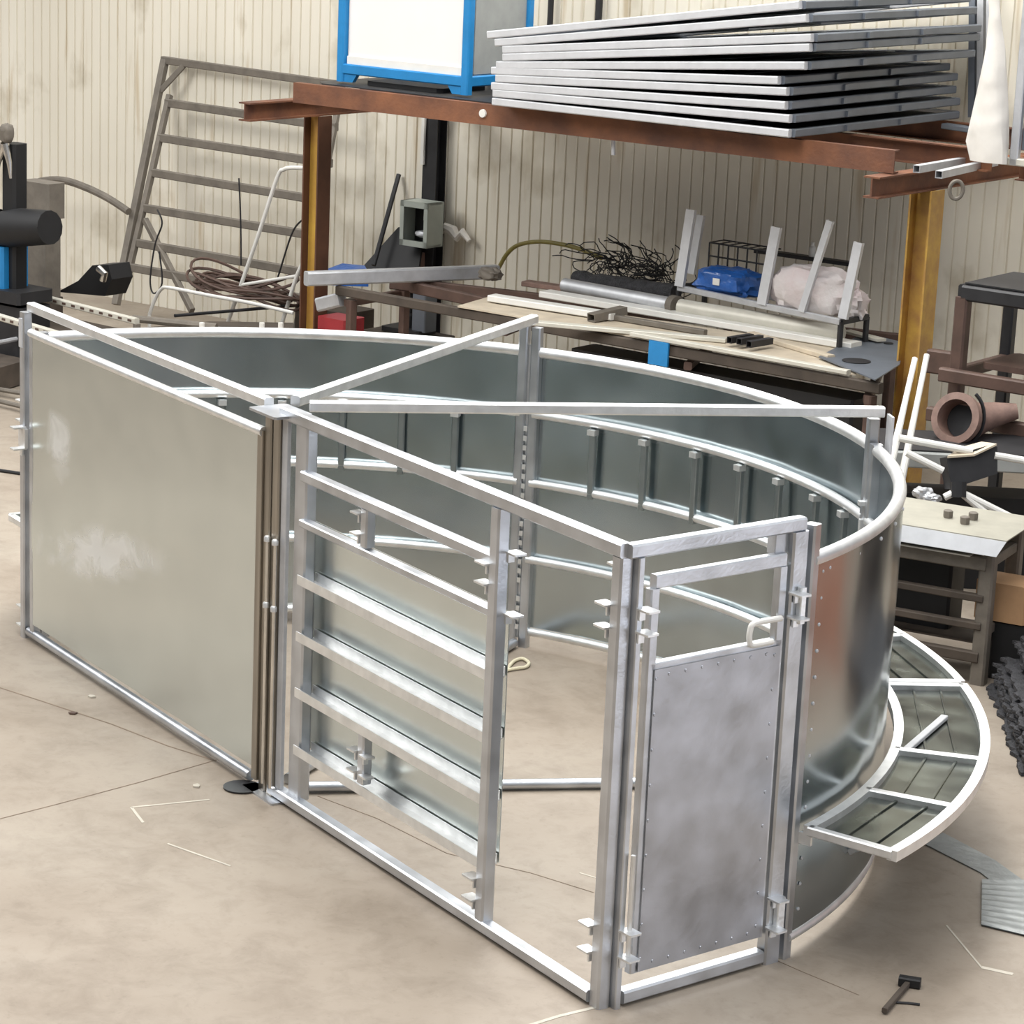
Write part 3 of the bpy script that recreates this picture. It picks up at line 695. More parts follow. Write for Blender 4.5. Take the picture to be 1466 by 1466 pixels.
item('angle_profile', (905,478), (1215,533), .06, .03, 'offwhite', 'thin pale profile at the right front edge of the bench', 'profile', BZ+.035, group='long profiles on the bench')
item('angle_profile', (1075,478), (1190,512), .07, .035, 'tan', 'short tan profile beside the dark open tube ends on the bench', 'profile', BZ+.035, group='long profiles on the bench')
P, Q = zp(846,455,BZ+.05), zp(893,444,BZ+.08)
o = MB().hollow(P, Q, .08, .06, .006).build('tube_offcut', 'oldsteel'); tag(o, 'short brown tube offcut lying across the white profile', 'offcut')
for k, (x, y) in enumerate(((1044,487),(1058,489),(1072,493))):
    P = zp(x, y, BZ+.07); o = MB().hollow(P, P-fn*.25+U*.02, .045, .045, .004).build('square_offcut', 'dark')
    tag(o, 'dark square tube end on the bench edge, %s of three' % ('leftmost', 'middle', 'rightmost')[k], 'offcut', 'dark tube ends on the bench')
item('round_duct', (808,408), (960,436), 0, 0, 'zinc_dull', 'grey round pipe on the bench left of the clamp ring', 'pipe', BZ+.10, 'tube', 'grey pipes on the bench', r=.055)
item('round_duct', (974,439), (1205,478), 0, 0, 'offwhite', 'pale round pipe on the bench in front of the stake cart', 'pipe', BZ+.10, 'tube', 'grey pipes on the bench', r=.06)
P, Q = zp(962,436,BZ+.10), zp(970,438,BZ+.10)
o = MB().tube([P, Q], .075, 16).build('clamp_ring', 'oldsteel'); tag(o, 'brown clamp ring joining the two round pipes on the bench', 'clamp')
o = MB().prism([zp(1172,512,BZ+.03), zp(1236,478,BZ+.03), zp(1296,492,BZ+.03), zp(1288,523,BZ+.03), zp(1253,545,BZ+.03)], (0,0,.008)).build('steel_plate', 'slate'); tag(o, 'blue grey steel plate hanging over the right end of the bench', 'plate')
cc = zp(1226,517,BZ+.040); o = MB().lathe(cc, [(.10,0),(.10,.004)], Z, 24).build('blind_flange', 'dark'); tag(o, 'dark round disc lying flat on the blue grey plate', 'disc')
cc = zp(1272,492,BZ+.040); o = MB().lathe(cc, [(.035,0),(.035,.006)], Z, 16).build('rubber_puck', 'black'); tag(o, 'tiny black disc near the back corner of the blue grey plate', 'disc')
item('angle_profile', (800,441), (1010,476), .05, .04, 'oldsteel', 'dark grey bar lying beside the long cream profile', 'profile', BZ+.04, group='long profiles on the bench')
item('wood_offcut', (1212,474), (1262,487), .09, .02, 'offwhite', 'pale offcut strip at the right end of the bench', 'offcut', BZ+.06)
item('tread_board', (752,405), (815,414), .12, .04, 'pinkbrown', 'brown board stub at the back of the bench', 'board', BZ+.05)
# stake cart
t = thing('stake_cart', 'grey steel carrier with upright stakes standing on the bench', 'carrier', zp(1100,440,BZ+.2))
cz_ = BZ+.22
P, Q = zp(972,412,cz_), zp(1204,461,cz_); bk = -fn*.35
MB().bar(P, Q, .04, .045).build('front_rail', 'zinc_dull', t); MB().bar(P+bk, Q+bk, .04, .045).build('rear_rail', 'zinc_dull', t)
for e in (P, Q): MB().bar(e, e+bk, .04, .04).build('end_rail', 'dark', t)
for e in (P, Q, P+bk, Q+bk): MB().bar(e-Z*.19, e, .035, .035).build('leg', 'dark', t)
for (x0_, y0_, x1_, y1_, w_, back) in ((973,410,990,300,.075,0),(990,392,1004,308,.06,1),(1091,436,1112,325,.075,0),(1148,446,1189,316,.05,0),(1207,456,1230,347,.07,0)):
    v_ = uz(lerp(P, Q, (x0_-972)/232))[1]-(.3 if back else 0)+.03
    a, c = vp(x0_, y0_, v_), vp(x1_, y1_, v_-.05)
    MB().channel(a, c, .035, w_, .006, hint=U).build('stake', 'stack', t)
mid = lerp(P, Q, .24)+bk*.5
b = MB(); b.blob(mid+Z*.09, .25, .15, .10, (fd, fn, Z), .25, 3, 4, sq=.6); o = b.build('blue_bag', 'deepblue'); tag(o, 'crumpled blue plastic bag on the stake carrier', 'bag')
b = MB(); b.box(mid+Z*.10+fn*.155-fd*.02, .06, .008, .05, (fd, fn, Z)); b.build('bag_label', 'white', o)
mid = lerp(P, Q, .76)+bk*.5
b = MB(); b.blob(mid+Z*.15, .33, .17, .17, (fd, fn, Z), .22, 2.2, 8, sq=.65)
b.blob(mid+Z*.10+fd*.33, .10, .08, .10, (fd, fn, Z), .4, 3, 2)
o = b.build('woven_sack', 'sack'); tag(o, 'stuffed white and pink woven sack behind the carrier stakes', 'sack')
b = MB(); P2, Q2 = vp(1016,347,.62), vp(1098,360,.62)
for zz in (0, -.10, -.20): b.tube([P2+Z*zz, Q2+Z*zz], .007, 6)
for k in range(7): p = lerp(P2, Q2, k/6); b.tube([p, p-Z*.26], .007, 6); b.tube([p, p-N*.2], .005, 6)
b.tube([P2-N*.2, Q2-N*.2], .006, 6)
o = b.build('wire_basket', 'dark'); tag(o, 'dark wire basket behind the blue bag', 'basket')
b = MB(); c_ = vp(1163,358,-.3); b.lathe(c_-Z*.05, [(.025,0),(.028,.01),(.028,.07),(.014,.085),(.014,.11)], Z, 12); o = b.build('small_bottle', 'white'); tag(o, 'tiny white bottle standing behind the woven sack', 'bottle')
sb = MB(); sb.bar(W(uz(c_)[0]-.5,-.3,c_.z-.065), W(uz(c_)[0]+.4,-.3,c_.z-.065), .10, .03); o = sb.build('wall_ledge', 'dark'); tag(o, 'dark ledge behind the woven sack', 'ledge')
# wire tangle and hose
b = MB(); rr = random.Random(11)
for k in range(130):
    px = rr.uniform(855, 965); py = lerp(376, 408, (px-855)/110)+rr.uniform(-16, 16); a = rr.uniform(0, 2*pi); pts = []
    c_ = vp(px, py, .1)
    for j in range(9):
        a += rr.uniform(-.3, .9); c_ = c_+(U*math.cos(a)+Z*math.sin(a)*.55+N*rr.uniform(-.4,.4))*.05; pts.append(c_.copy())
    b.tube(pts, .0045, 5)
o = b.build('wire_tangle', 'black', kind='stuff'); tag(o, 'tangle of black wire heaped behind the bench pipes', 'wire')
P, Q = zp(825,400,BZ+.10), zp(968,420,BZ+.14)
b = MB(); b.tube([lerp(P, Q, k/12)+Z*.02*noise.noise(V3((k*.7,0,0))) for k in range(13)], [.07+.02*noise.noise(V3((k*.9,4,0))) for k in range(13)], 12); o = b.build('mesh_roll', 'mesh'); tag(o, 'dark roll of wire mesh along the back of the bench', 'roll')
pts = [vp(x, y, -.2) for x, y in ((708,392),(716,380),(724,366),(736,354),(752,348),(775,346),(800,349),(822,354),(842,361),(862,370))]
o = MB().tube(cr(pts, 4), .018, 10).build('hose', 'hose'); tag(o, 'yellow green hose arching above the bench by the wall', 'hose')
b = MB(); b.blob(zp(702,392,BZ+.12), .10, .06, .05, amp=.3, seed=5); o = b.build('clamp_casting', 'oldsteel'); tag(o, 'lumpy steel casting at the end of the grey channel', 'casting')
# under / left of the bench
b = MB(); c_ = vp(492,388,.8); b.prism([vp(460,388,.75), vp(490,377,.6), vp(522,380,.6), vp(528,390,.75)], -Z*.12); o = b.build('blue_tub', 'deepblue'); tag(o, 'blue plastic tub behind the grey channel, right of the rusty column', 'tub')
b = MB(); P = zp(470,462,.62); b.box(zp(484,463,.6)+U*.03, .30, .26, .12, (U, N, Z)); o = b.build('red_case', 'red'); tag(o, 'dark red tool case right of the rusty column foot', 'case')
b = MB(); b.box(zp(478,480,.25)+Z*.0, .6, .4, .50, (U, N, Z)); o = b.build('dark_crate', 'wood'); tag(o, 'dark timber crate under the red tool case', 'crate')
t = thing('bench_drill', 'black and grey bench tool standing under the left of the bench', 'machine', zp(585,478,.5))
c_ = zp(585,475,.5)
b = MB(); b.box(c_+Z*.02, .4, .25, .04, (U, N, Z)); b.build('base', 'dark', t)
b = MB(); b.lathe(c_+Z*.04, [(.05,0),(.05,.1),(.03,.12),(.03,.28),(.06,.3),(.05,.36)], Z, 14); b.build('spindle', 'black', t)
b = MB(); b.box(c_+U*.16+Z*.2, .14, .16, .34, (U, N, Z)); b.build('motor', 'slate', t)
b = MB(); b.box(c_-Z*.26, .7, .4, .50, (U, N, Z)); o = b.build('timber_block', 'wood'); tag(o, 'dark timber block carrying the bench tool', 'block')
o = MB().bar(vp(458,436,1.75), vp(490,428,1.75), .10, .11).build('plank_end', 'zinc_dull'); tag(o, 'short grey plank end just below the channel at the rusty column', 'plank')

# ================================================================== LEFT SIDE
# tall frame leaning on the wall
t = thing('leaning_gate_frame', 'tall weathered steel gate frame with cross bars leaning on the wall', 'frame', vp(300,440,.9))
def lean(px, py): return vp(px, py, lerp(WV+.08, .3, max(0, min(1, (py-80)/390))))
TL, BL_, TR, BR_ = lean(236,86), lean(166,436), lean(490,122), lean(424,470)
MB().bar(TL, BL_, .07, .07, hint=U).build('stile', 'oldsteel', t)
MB().bar(lean(243,136), lean(184,392), .06, .05, hint=U).build('inner_stile', 'oldsteel', t)
MB().bar(TR, BR_, .05, .05, hint=U).build('stile', 'oldsteel', t)
MB().bar(TL-U*.03, TR, .05, .07).build('top_bar', 'oldsteel', t)
MB().bar(lean(263,94), lean(230,130), .035, .05).build('corner_brace', 'oldsteel', t)
for (a, c) in (((238,147),(482,182)),((228,197),(474,234)),((218,247),(466,288)),((208,298),(455,338)),((198,348),(446,392)),((178,381),(437,428))):
    MB().bar(lean(*a), lean(*c), .05, .075).build('cross_bar', 'oldsteel', t)
MB().bar(lean(208,315), lean(275,445), .05, .06).build('diagonal_brace', 'oldsteel', t)
# bent hoop
pts = [vp(x, y, -.2+.05*k) for k, (x, y) in enumerate(((38,268),(60,259),(90,258),(122,268),(155,284),(184,303)))]
o = MB().tube(cr(pts, 4), .035, 10).build('bent_pipe', 'oldsteel'); tag(o, 'curved brown pipe arching from the machine to the leaning frame', 'pipe')
# white trolley
t = thing('tube_trolley', 'white tubular hand trolley standing in front of the leaning frame', 'trolley', zp(380,480))
def tv(px, py, v=.8): return vp(px, py, v)
MB().tube(cr([tv(440,241), tv(418,240), tv(406,243), tv(397,254), tv(372,330), tv(345,408), tv(326,462)]), .018, 10).build('side_tube', 'white', t)
MB().tube(cr([tv(440,241), tv(458,243), tv(466,256), tv(464,285), tv(440,360), tv(425,395), tv(414,430), tv(403,464)]), .018, 10).build('side_tube', 'white', t)
MB().tube(cr([tv(214,450,1.2), tv(222,428,1.2), tv(231,414,1.2), tv(243,412,1.2), tv(300,423,1.15), tv(360,434,1.1), tv(420,448,1.05)]), .016, 10).build('loop_handle', 'white', t)
MB().tube([tv(345,408), tv(425,395)], .014, 8).build('cross_tube', 'white', t)
for (a, c) in (((326,462),(322,560)), ((403,464),(398,560)), ((214,450,1.2),(205,540,1.2))):
    p = tv(*a); q = p.copy(); q.z = .03; MB().tube([p, q], .016, 8).build('leg', 'white', t)
# wire coil
b = MB(); rr = random.Random(4); cc = tv(350,412,.75)
for k in range(9):
    rx = rr.uniform(.42, .62); ry = rr.uniform(.2, .32); o_ = V3((rr.uniform(-.05,.05), rr.uniform(-.05,.05), rr.uniform(-.06,.06))); tl = rr.uniform(-.12,.12)
    b.tube([cc+o_+U*rx*math.cos(a)+N*ry*math.sin(a)+Z*(tl*math.cos(a)+.04*math.sin(2*a+k)) for a in [2*pi*j/28 for j in range(28)]], .013, 6, close=True)
o = b.build('wire_coil', 'brown'); tag(o, 'loose coil of rusty wire hung on the white trolley', 'wire coil')
for k, (pts, lab) in enumerate((([(342,255),(344,300),(345,345),(345,380)], 'dark cable hanging straight behind the white trolley'), ([(225,300),(232,320),(222,350),(215,400),(220,420),(232,405),(228,360)], 'thin dark cable looped on the left of the leaning frame'), ([(440,310),(420,330),(400,390),(388,430)], 'thin dark cable beside the rusty column'))):
    o = MB().tube(cr([vp(x, y, .35) for x, y in pts]), .008, 6).build('hanging_cable', 'dark'); tag(o, lab, 'cable', 'hanging cables by the wall')
# machine at the left edge
mv = 2.6
t = thing('workshop_press', 'black workshop press with bright jaws at the left edge', 'machine', vp(20,440,mv))
def MQ(px, py): return vp(px, py, mv)
MB().bar(MQ(21,415), MQ(21,205), .16, .16, hint=U).build('column', 'black', t)
b = MB()
b.tube([MQ(8,328)+N*.05, MQ(35,325)+N*.05, MQ(78,325)+N*.05], [.15,.16,.14], 14); b.tube([MQ(-20,325)+N*.05, MQ(8,328)+N*.05], .17, 12)
b.build('head_casting', 'black', t)
b = MB(); b.tube([MQ(22,200)+N*.1, MQ(22,185)+N*.1], [.05,.06], 12); b.blob(MQ(23,190)+N*.1, .055, .05, .08, amp=.1); b.build('jaw_knob', 'oldsteel', t)
for s in ((22,205,13,232,12,252), (23,205,29,232,31,254)):
    MB().tube([MQ(s[0],s[1])+N*.12, MQ(s[2],s[3])+N*.12, MQ(s[4],s[5])+N*.12], [.035,.022,.010], 10).build('jaw', 'chrome', t)
b = MB(); b.box(MQ(5,385), .30, .30, .42, (U, N, Z)); b.build('blue_base', 'blue', t)
b = MB(); b.box(MQ(22,420), .5, .4, .10, (U, N, Z)); b.build('foot', 'dark', t)
p = MQ(22,428); b = MB(); b.box((p.x, p.y, p.z/2-.02), .5, .34, p.z-.02, (U, N, Z)); o = b.build('machine_stand', 'dark'); tag(o, 'dark stand carrying the workshop press', 'stand')
b = MB(); b.box(vp(60,285,2.0), .36, .2, .30, (U, N, Z)); b.box(vp(58,380,2.0), .30, .2, .55, (U, N, Z)); o = b.build('grey_locker', 'oldsteel'); tag(o, 'brown grey locker behind the workshop press', 'locker')
p = vp(58,410,2.0); b = MB(); b.box((p.x,p.y,p.z/2-.05), .34, .22, p.z-.06, (U, N, Z)); o = b.build('locker_plinth', 'wood'); tag(o, 'dark plinth below the brown grey locker', 'plinth')
b = MB(); b.prism([vp(82,418,1.9), vp(112,402,1.9), vp(132,380,1.9), vp(155,379,1.9), vp(160,400,1.9), vp(150,424,1.9)], -N*.25); o = b.build('scrap_casting', 'black'); tag(o, 'black angular scrap part left of the leaning frame foot', 'scrap')
b = MB(); b.tube([vp(141,384,2.0), vp(150,392,2.0), vp(147,402,2.0)], .03, 8); b.build('bright_hook', 'chrome', o)
# slotted angle table in the left corner
tz = .62
t = thing('slotted_angle_table', 'low table frame of slotted angle iron at the far left', 'table frame', zp(90,470,0))
P = [zp(-20,428,tz), zp(50,423,tz), zp(196,460,tz), zp(100,484,tz), zp(-20,448,tz)]
def slot(a, c, nm):
    b = MB(); b.bar(a, c, .05, .05); d_ = (c-a); n_ = max(2, int(d_.length/.12)); o = b.build(nm, 'offwhite', t)
    s_ = MB(); side = d_.normalized().cross(Z)
    if side.dot(CAM-a) < 0: side = -side
    for k in range(n_): s_.box(lerp(a, c, (k+.5)/n_)+side*.026, .05, .004, .018, (d_.normalized(), side, Z))
    s_.build('slots', 'brown', o)
slot(P[0], P[1], 'rear_rail'); slot(P[1], P[2], 'side_rail'); slot(P[4], P[3], 'front_rail')
for p in (P[1], P[2], P[3]): MB().bar((p.x,p.y,0), (p.x,p.y,tz-.02), .05, .05).build('leg', 'oldsteel', t)
b = MB(); b.prism([zp(62,466,.42), zp(86,452,.42), zp(180,472,.42), zp(120,492,.42)], -Z*.40); o = b.build('timber_pallet', 'wood'); tag(o, 'dark timber pallet block beneath the slotted table frame', 'pallet')
for k, (a, c, zz, mt, lab, r_) in enumerate((((250,452),(440,436),.55,'dark','dark thin bar crossing behind the curved panel at the trolley',.014), ((190,456),(310,468),.60,'oldsteel','weathered bar resting on scrap behind the curved panel',.03), ((-10,492),(40,482),.35,'zinc_dull','grey tube on the floor pile at the left edge',.02), ((-10,530),(32,522),.1,'hose','yellow strip in the floor pile at the left edge',.025), ((-10,556),(50,566),.06,'oldsteel','brown bar on the floor left of the far left post',.02), ((-10,572),(40,584),.05,'oldsteel','second brown bar lying nearer on the floor at the left edge',.02), ((-10,672),(45,680),.012,'black','thin black cable on the floor at the left edge',.012))):
    o = MB().tube([zp(*a, zz), zp(*c, zz)], r_, 8).build('loose_bar' if mt != 'black' else 'floor_cable', mt); tag(o, lab, 'bar' if mt != 'black' else 'cable', 'loose bars on the left')
b = MB(); b.prism([zp(-30,505,.2), zp(30,490,.2), zp(40,515,.2), zp(-30,535,.2)], -Z*.19); o = b.build('brown_bundle', 'wood'); tag(o, 'low brown bundle on the floor at the left edge', 'bundle')
b = MB(); b.prism([zp(195,470,.5), zp(300,460,.5), zp(420,462,.5), zp(420,480,.5), zp(200,486,.5)], -Z*.25); o = b.build('scrap_heap', 'wood'); tag(o, 'flat heap of grey brown scrap behind the curved panel', 'scrap')
for k, x in enumerate((289,375,402)):
    p = zp(x, 462, .7); o = MB().tube([V3((p.x,p.y,.0)), p], .022, 8).build('white_stub', 'white'); tag(o, 'white stub post behind the curved panel rim, %s of three' % ('leftmost', 'middle', 'rightmost')[k], 'post', 'white stub posts')

# ================================================================== RIGHT SIDE
# work table
TZ = .86
a, c = zp(1268,748,TZ), zp(1441,776,TZ); e = zp(1290,712,TZ)
td = (c-a).normalized(); tn = -td.cross(Z); tn = tn if tn.dot(V3((0,1,0))) > 0 else -tn
dep = max(.5, (e-a).dot(tn))
t = thing('work_table', 'steel work table with a folded galvanised top right of the pen', 'table', a+td*.3+tn*.4-Z*TZ)
a0 = a-td*1.0; wl = (c-a0).length
b = MB(); b.prism([a0, c, c+tn*dep, a0+tn*dep], Z*.006); b.build('table_top', 'table', t)
b = MB(); b.prism([a0, c, c-td*.04-Z*.085-tn*.03, a0-Z*.085-tn*.03], -tn*.004); b.build('folded_lip', 'stack', t)
lg = []
for s_, w_ in ((wl-.12, .10), (.15, .10)):
    for r_ in (.10, dep-.06):
        p = a0+td*s_+tn*r_; MB().bar((p.x,p.y,0), (p.x,p.y,TZ-.02), .085, .085, hint=td).build('leg', 'oldsteel', t)
for zz, h_ in ((.70, .08), (.50, .04), (.34, .04), (.16, .06)):
    p = a0+tn*.07; MB().bar(V3((p.x,p.y,zz))+td*.1, V3((p.x,p.y,zz))+td*(wl-.12), .05, h_).build('front_rail', 'oldsteel' if zz > .6 else 'wood', t)
for zz in (.70, .30):
    p = a0+td*(wl-.12); MB().bar(V3((p.x,p.y,zz))+tn*.1, V3((p.x,p.y,zz))+tn*(dep-.06), .05, .06).build('side_rail', 'oldsteel', t)
b = MB(); p = V3((a0.x,a0.y,.22))+tn*.12; b.prism([p+td*.1, p+td*(wl-.15), p+td*(wl-.15)+tn*(dep-.2), p+td*.1+tn*(dep-.2)], Z*.01); b.build('shelf', 'wood', t)
b = MB(); p = V3((a0.x,a0.y,.45))+tn*(dep*.6); q_ = p+td*(wl*.5); b.box(q_-td*.1, wl-.55, dep*.40, .44, (td, tn, Z)); o = b.build('shade_filler_block', 'black'); tag(o, 'long black box added on the shelf to darken under the work table', 'crate')  # black box added to deepen the shade under the table
for k, (zz, x1_) in enumerate(((.755, .03), (.742, .10))):
    p = V3((a0.x,a0.y,zz))+tn*(.03-.03*k); o = MB().prism([p+td*.3, p+td*(wl-x1_-.10), p+td*(wl-x1_-.10)+tn*.5, p+td*.3+tn*.5], Z*.008).build('sheet_blank', 'offwhite')
    tag(o, ('pale sheet blank stored under the table top, upper of two', 'pale sheet blank stored under the table top, lower of two')[k], 'sheet', 'sheets under the table top')
for k, (x, y) in enumerate(((1357,741),(1381,750),(1393,744))):
    p = zp(x, y, TZ+.006); o = MB().lathe(p, [(.026,0),(.028,.01),(.028,.04),(.02,.045)], Z, 6).build('hex_nut', 'oldsteel')
    tag(o, 'steel nut on the galvanised table top, %s of three' % ('left', 'middle', 'right')[k], 'nut', 'nuts on the table top')
p = a0+td*(wl-.05)+tn*(dep*.75); b = MB(); b.box(zp(1442,856,.45), .30, .25, .22, (td, tn, Z)); o = b.build('cardboard_box', 'cardboard'); tag(o, 'brown cardboard box beyond the work table leg', 'box')
p = wloc(o); b = MB(); b.box((p.x+.06,p.y+.10,.165), .30, .34, .33, (td, tn, Z)); o = b.build('dark_chest', 'black'); tag(o, 'black chest under the cardboard box', 'chest')
b = MB(); p = a0+td*(wl+.55)+tn*(dep*.4); b.box((p.x+.45,p.y+.95,.5), 1.3, .6, 1.0, (td, tn, Z)); o = b.build('dark_cabinet', 'black'); tag(o, 'black cabinet right of the work table', 'cabinet')
# tube jig behind the table
jv = zp(1395,760,.86)
JD = (jv-CAM).dot(fw)+1.0
def J(px, py, dd=0): s_ = sight(px, py); return CAM+s_*(JD+dd)
t = thing('bending_jig', 'black clamp head with white tubes standing behind the work table', 'jig', J(1400,735))
b = MB(); b.prism([J(1355,655), J(1420,636), J(1428,640), J(1428,678), J(1362,700)], fw*.25); b.build('clamp_head', 'dark', t)
b = MB(); b.prism([J(1356,656,-.03), J(1395,653,-.03), J(1427,638,-.03), J(1405,635,.1), J(1375,643,.1)], Z*.012); b.build('head_plate', 'tan', t)
for a_, c_ in (((1287,627),(1392,646)), ((1424,652),(1470,660)), ((1298,648),(1350,674)), ((1378,706),(1450,742)), ((1352,712),(1372,702)), ((1372,702),(1412,735))):
    MB().tube([J(*a_), J(*c_)], .022, 10).build('white_tube', 'white', t)
b = MB(); b.tube([J(1372,690), J(1372,712)], .05, 10); b.build('clamp_neck', 'dark', t)
for k, (a_, c_) in enumerate((((1310,513),(1281,640)), ((1327,508),(1296,660)))):
    p, q = J(*a_, .5), J(*c_, .25); o = MB().tube([p, lerp(p, q, .45), q, q+(q-p)*.55], [.018,.018,.024,.026], 10).build('leaning_rod', 'white'); tag(o, ('white rod leaning by the yellow column, left of two', 'white rod leaning by the yellow column, right of two')[k], 'rod', 'white rods by the yellow column')
# dark bench behind
t = thing('rear_bench', 'dark grey steel bench behind the clamp head', 'bench', J(1400,760,.9))
P, Q = J(1262,655,.7), J(1500,705,.7); d_ = (Q-P); d_.z = 0; d_.normalize(); n_ = -d_.cross(Z); n_ = n_ if n_.dot(fw) > 0 else -n_
Q.z = P.z
MB().bar(P, Q, .06, .10).build('front_rail', 'midgrey', t)
b = MB(); b.prism([P+Z*.05, Q+Z*.05, Q+n_*.6+Z*.05, P+n_*.6+Z*.05], Z*.01); b.build('bench_top', 'dark', t)
for k in (.06, .96): p = lerp(P, Q, k); MB().bar((p.x,p.y,0), (p.x,p.y,p.z-.04), .07, .07).build('leg', 'dark', t)
b = MB(); q = lerp(P, Q, .5)+n_*.35; b.box((q.x,q.y,.3), 1.5, .3, .6, (d_, n_, Z)); o = b.build('dark_crate', 'black'); tag(o, 'black crate beneath the dark grey rear bench', 'crate')
b = MB(); b.blob(J(1322,706,.3), .06, .05, .035, amp=.3, seed=2); b.blob(J(1335,713,.25), .05, .05, .025, amp=.3, seed=6); o = b.build('rag_bundle', 'zinc_dull'); tag(o, 'small pale rag bundle behind the back edge of the work table', 'rag')
# brown flanged elbow
t = thing('pipe_elbow', 'rust brown cast pipe elbow with a wide flange by the right rack', 'pipe elbow', J(1380,640,1.1))
c_ = J(1372,600,1.0); axx = (-fw*.75-rt*.55+Z*.12).normalized()
fl = MB().lathe(c_, [(.12,-.16),(.135,.0),(.165,.0),(.165,.05),(.12,.055),(.115,-.10),(.02,-.12)], axx, 28).build('flange', 'pinkbrown', t)
MB().lathe(c_-axx*.085, [(.112,0),(.112,.01)], axx, 24).build('bore', 'dark', fl)
s_ = c_-axx*.1; MB().tube([s_, s_-axx*.12+Z*.03, s_-axx*.16+rt*.12+Z*.07, s_-axx*.15+rt*.26+Z*.09], [.115,.11,.08,.05], 18).build('elbow', 'pinkbrown', t)
b = MB(); b.tube([c_+axx*.02+rt*.17*math.cos(x)+Z*.20*math.sin(x) for x in [-.9+.2*k for k in range(10)]], .012, 8); b.build('retaining_ring', 'dark', t)
# brown rack at right edge
t = thing('steel_shelving', 'brown and black steel shelving at the right edge below the side platform', 'shelving', J(1420,640,1.6))
sv = uz(J(1384,560,1.6))[1]
def S(px, py, dv_=0): return vp(px, py, sv+dv_)
p, q = S(1380,425), S(1386,560); MB().bar(V3((p.x,p.y,0)), V3((p.x,p.y,p.z)), .09, .09, hint=U).build('post', 'brown', t)
p1 = p+U*1.3; MB().bar(V3((p1.x,p1.y,0)), V3((p1.x,p1.y,p.z)), .09, .09, hint=U).build('post', 'dark', t)
pb_ = p-N*.7; MB().bar(V3((pb_.x,pb_.y,0)), V3((pb_.x,pb_.y,p.z)), .08, .08, hint=U).build('post', 'dark', t)
MB().bar(p+Z*.03, p+Z*.03+U*1.4, .09, .10).build('top_beam', 'dark', t)
MB().bar(p+Z*.03, p+Z*.03-N*.75, .09, .10).build('top_side_beam', 'dark', t)
b = MB(); b.prism([p+Z*.085, p+U*1.4+Z*.085, p+U*1.4-N*.7+Z*.085, p-N*.7+Z*.085], Z*.01); b.build('top_sheet', 'dark', t)
z2 = S(1380,540,.1).z
pz = V3((p.x,p.y,z2))+N*.12
MB().bar(pz-U*.06, pz+U*1.4-Z*.0, .07, .09).build('shelf_beam', 'brown', t)
MB().bar(pz-U*.1-Z*.26+N*.05, pz+U*1.4-Z*.26+N*.05, .07, .09).build('shelf_beam', 'brown', t)
MB().bar(S(1330,516,-.3), S(1372,522,-.3), .08, .16).build('link_beam', 'brown', t)
MB().bar(pz-N*.12, pz-N*.8, .06, .08).build('side_beam', 'brown', t)
b = MB(); b.box(pz+U*.65-N*.4+Z*.07, 1.0, .5, .04, (U, N, Z)); o = b.build('flat_bar_bundle', 'brown'); tag(o, 'brown flat bars lying on the middle shelf at the right edge', 'bars')
b = MB(); b.box(V3((p.x,p.y,z2*.5-.05))+U*.95-N*.40, .8, .5, z2-.12, (U, N, Z)); o = b.build('dark_cabinet', 'black'); tag(o, 'black cabinet inside the lower right shelving', 'cabinet')
# things above, right edge
for k, px in enumerate((1392, 1404, 1417)):
    p = vp(px, 168, -.58); q = vp(px+2, -60, WV+.04)
    o = MB().channel(p, q, .05, .05, .005, hint=U).build('leaning_profile', ('slate', 'zinc_dull', 'stack')[k])
    tag(o, 'grey steel profile leaning on the wall right of the frame stack, %s of three' % ('left', 'middle', 'right')[k], 'profile', 'profiles leaning right of the stack')
o = MB().bar(vp(1352,180,-.2), vp(1420,190,-.2), .10, .04).build('ledge_bar', 'slate'); tag(o, 'grey bar under the leaning profiles on the platform', 'bar')
pts = [(1422,-30,.05),(1424,20,.05),(1424,70,.09),(1420,120,.13),(1418,170,.17),(1416,205,.20),(1418,232,.17)]
b = MB(); rings = []
for k, (x, y, w_) in enumerate(pts):
    c_ = vp(x, y, 1.55); rings.append([c_+U*w_*.75*math.cos(a)*(1+.15*math.sin(3*a+k))+N*w_*.45*math.sin(a) for a in [2*pi*j/18 for j in range(18)]])
b.loft(rings); o = b.build('plastic_wrap', 'cloth'); tag(o, 'white plastic wrap hanging down onto the right platform corner', 'wrap')
t = thing('crated_panel', 'grey framed panel standing on the right platform at the picture edge', 'panel', vp(1450,240,1.5))
p = vp(1452,236,1.5); MB().bar(p, p+Z*1.4, .05, .06, hint=U).build('post', 'zinc_dull', t)
MB().bar(p-U*.12+Z*.02, p+U*.9+Z*.02, .05, .05).build('bottom_rail', 'offwhite', t)
p2 = p+U*.85; MB().bar(p2, p2+Z*1.4, .05, .06, hint=U).build('post', 'zinc_dull', t)
b = MB(); b.box(p+U*.43+Z*.75-N*.03, .8, .01, 1.3, (U, N, Z)); b.build('infill_sheet', 'slate', t)

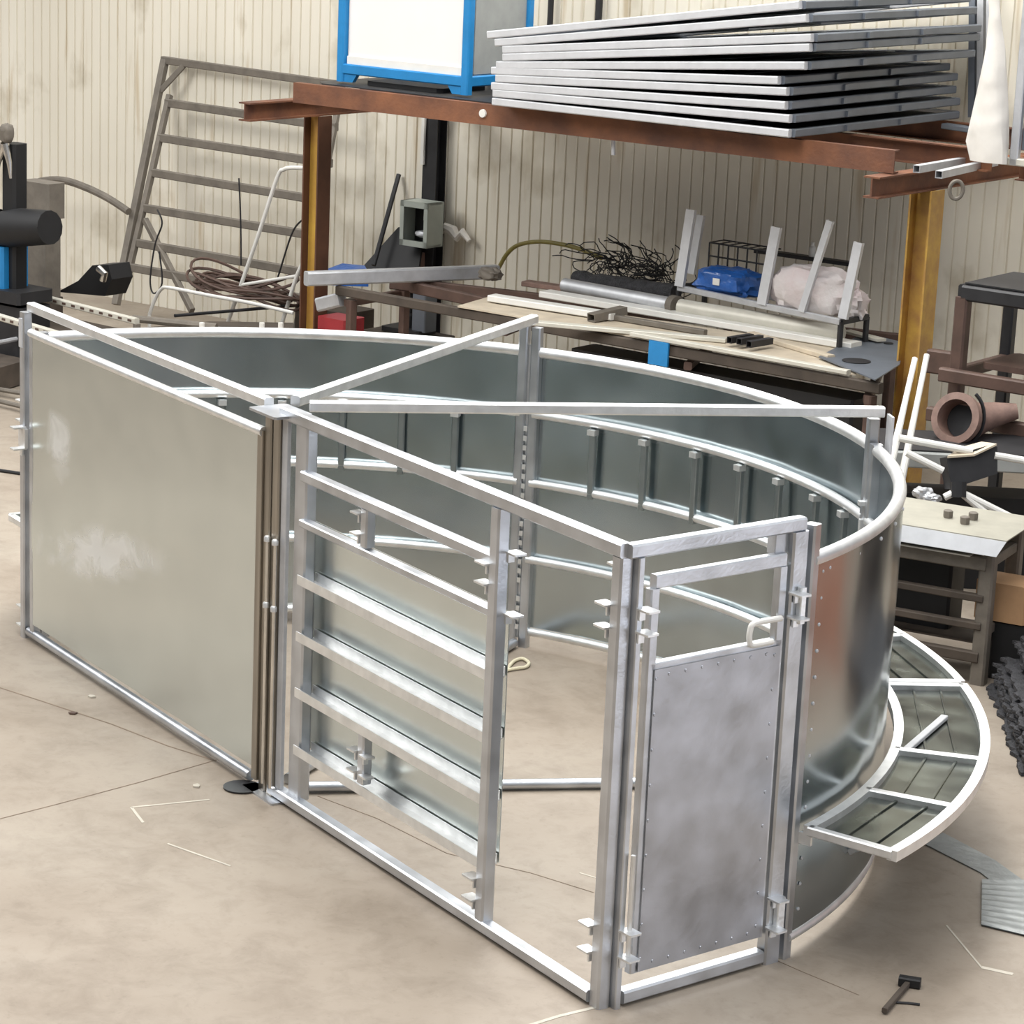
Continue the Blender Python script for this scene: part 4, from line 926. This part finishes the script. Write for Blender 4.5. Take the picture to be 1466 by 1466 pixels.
# ================================================================== LIGHT
w = bpy.data.worlds.new('workshop_daylight'); scene.world = w; w.use_nodes = True
nt = w.node_tree; bg = nt.nodes['Background']
tc = nt.nodes.new('ShaderNodeTexCoord'); sp = nt.nodes.new('ShaderNodeSeparateXYZ'); nt.links.new(tc.outputs['Generated'], sp.inputs[0])
rp = nt.nodes.new('ShaderNodeValToRGB'); e = rp.color_ramp.elements
stops = [(0.0, (.2,.18,.15)), (.49, (.16,.15,.14)), (.53, (.22,.22,.23)), (.64, (.34,.35,.37)), (.80, (1.3,1.33,1.38)), (1.0, (2.4,2.4,2.4))]
while len(e) < len(stops): e.new(.5)
for k, (p, c) in enumerate(stops): e[k].position = p; e[k].color = (*c, 1)
mr = nt.nodes.new('ShaderNodeMapRange'); mr.inputs['From Min'].default_value = -1; mr.inputs['From Max'].default_value = 1
nt.links.new(sp.outputs['Z'], mr.inputs['Value']); nt.links.new(mr.outputs['Result'], rp.inputs['Fac']); nt.links.new(rp.outputs['Color'], bg.inputs['Color'])
bg.inputs['Strength'].default_value = .68
def area(name, loc, target, sx, sy, power, c=(1,1,1)):
    ld = bpy.data.lights.new(name, 'AREA'); ld.shape = 'RECTANGLE'; ld.size = sx; ld.size_y = sy; ld.energy = power; ld.color = c
    o = bpy.data.objects.new(name, ld); col.objects.link(o); o.location = loc
    o.rotation_euler = (V3(target)-V3(loc)).to_track_quat('-Z', 'Y').to_euler(); return o
area('roof_skylight', (1.5,-1,9.5), (0,0,0), 4, 9, 800, (1,.985,.96))
area('rear_skylight', (-3.4,4.4,9.2), (-1.8,1.5,0), 3, 11, 1050, (1,.985,.95))
area('side_doorway', (13,7.2,2.0), (2.6,.5,1.0), 4, 3.6, 330, (.84,.88,1))
area('left_skylight', (-10,-5,8.5), (-5.2,6.0,1.2), 5, 5, 850, (1,.985,.95))
vs = scene.view_settings
vs.view_transform = 'Standard'; vs.look = 'None'; vs.gamma = 1; vs.use_curve_mapping = False; vs.exposure = 0.0
scene.cycles.max_bounces = 8
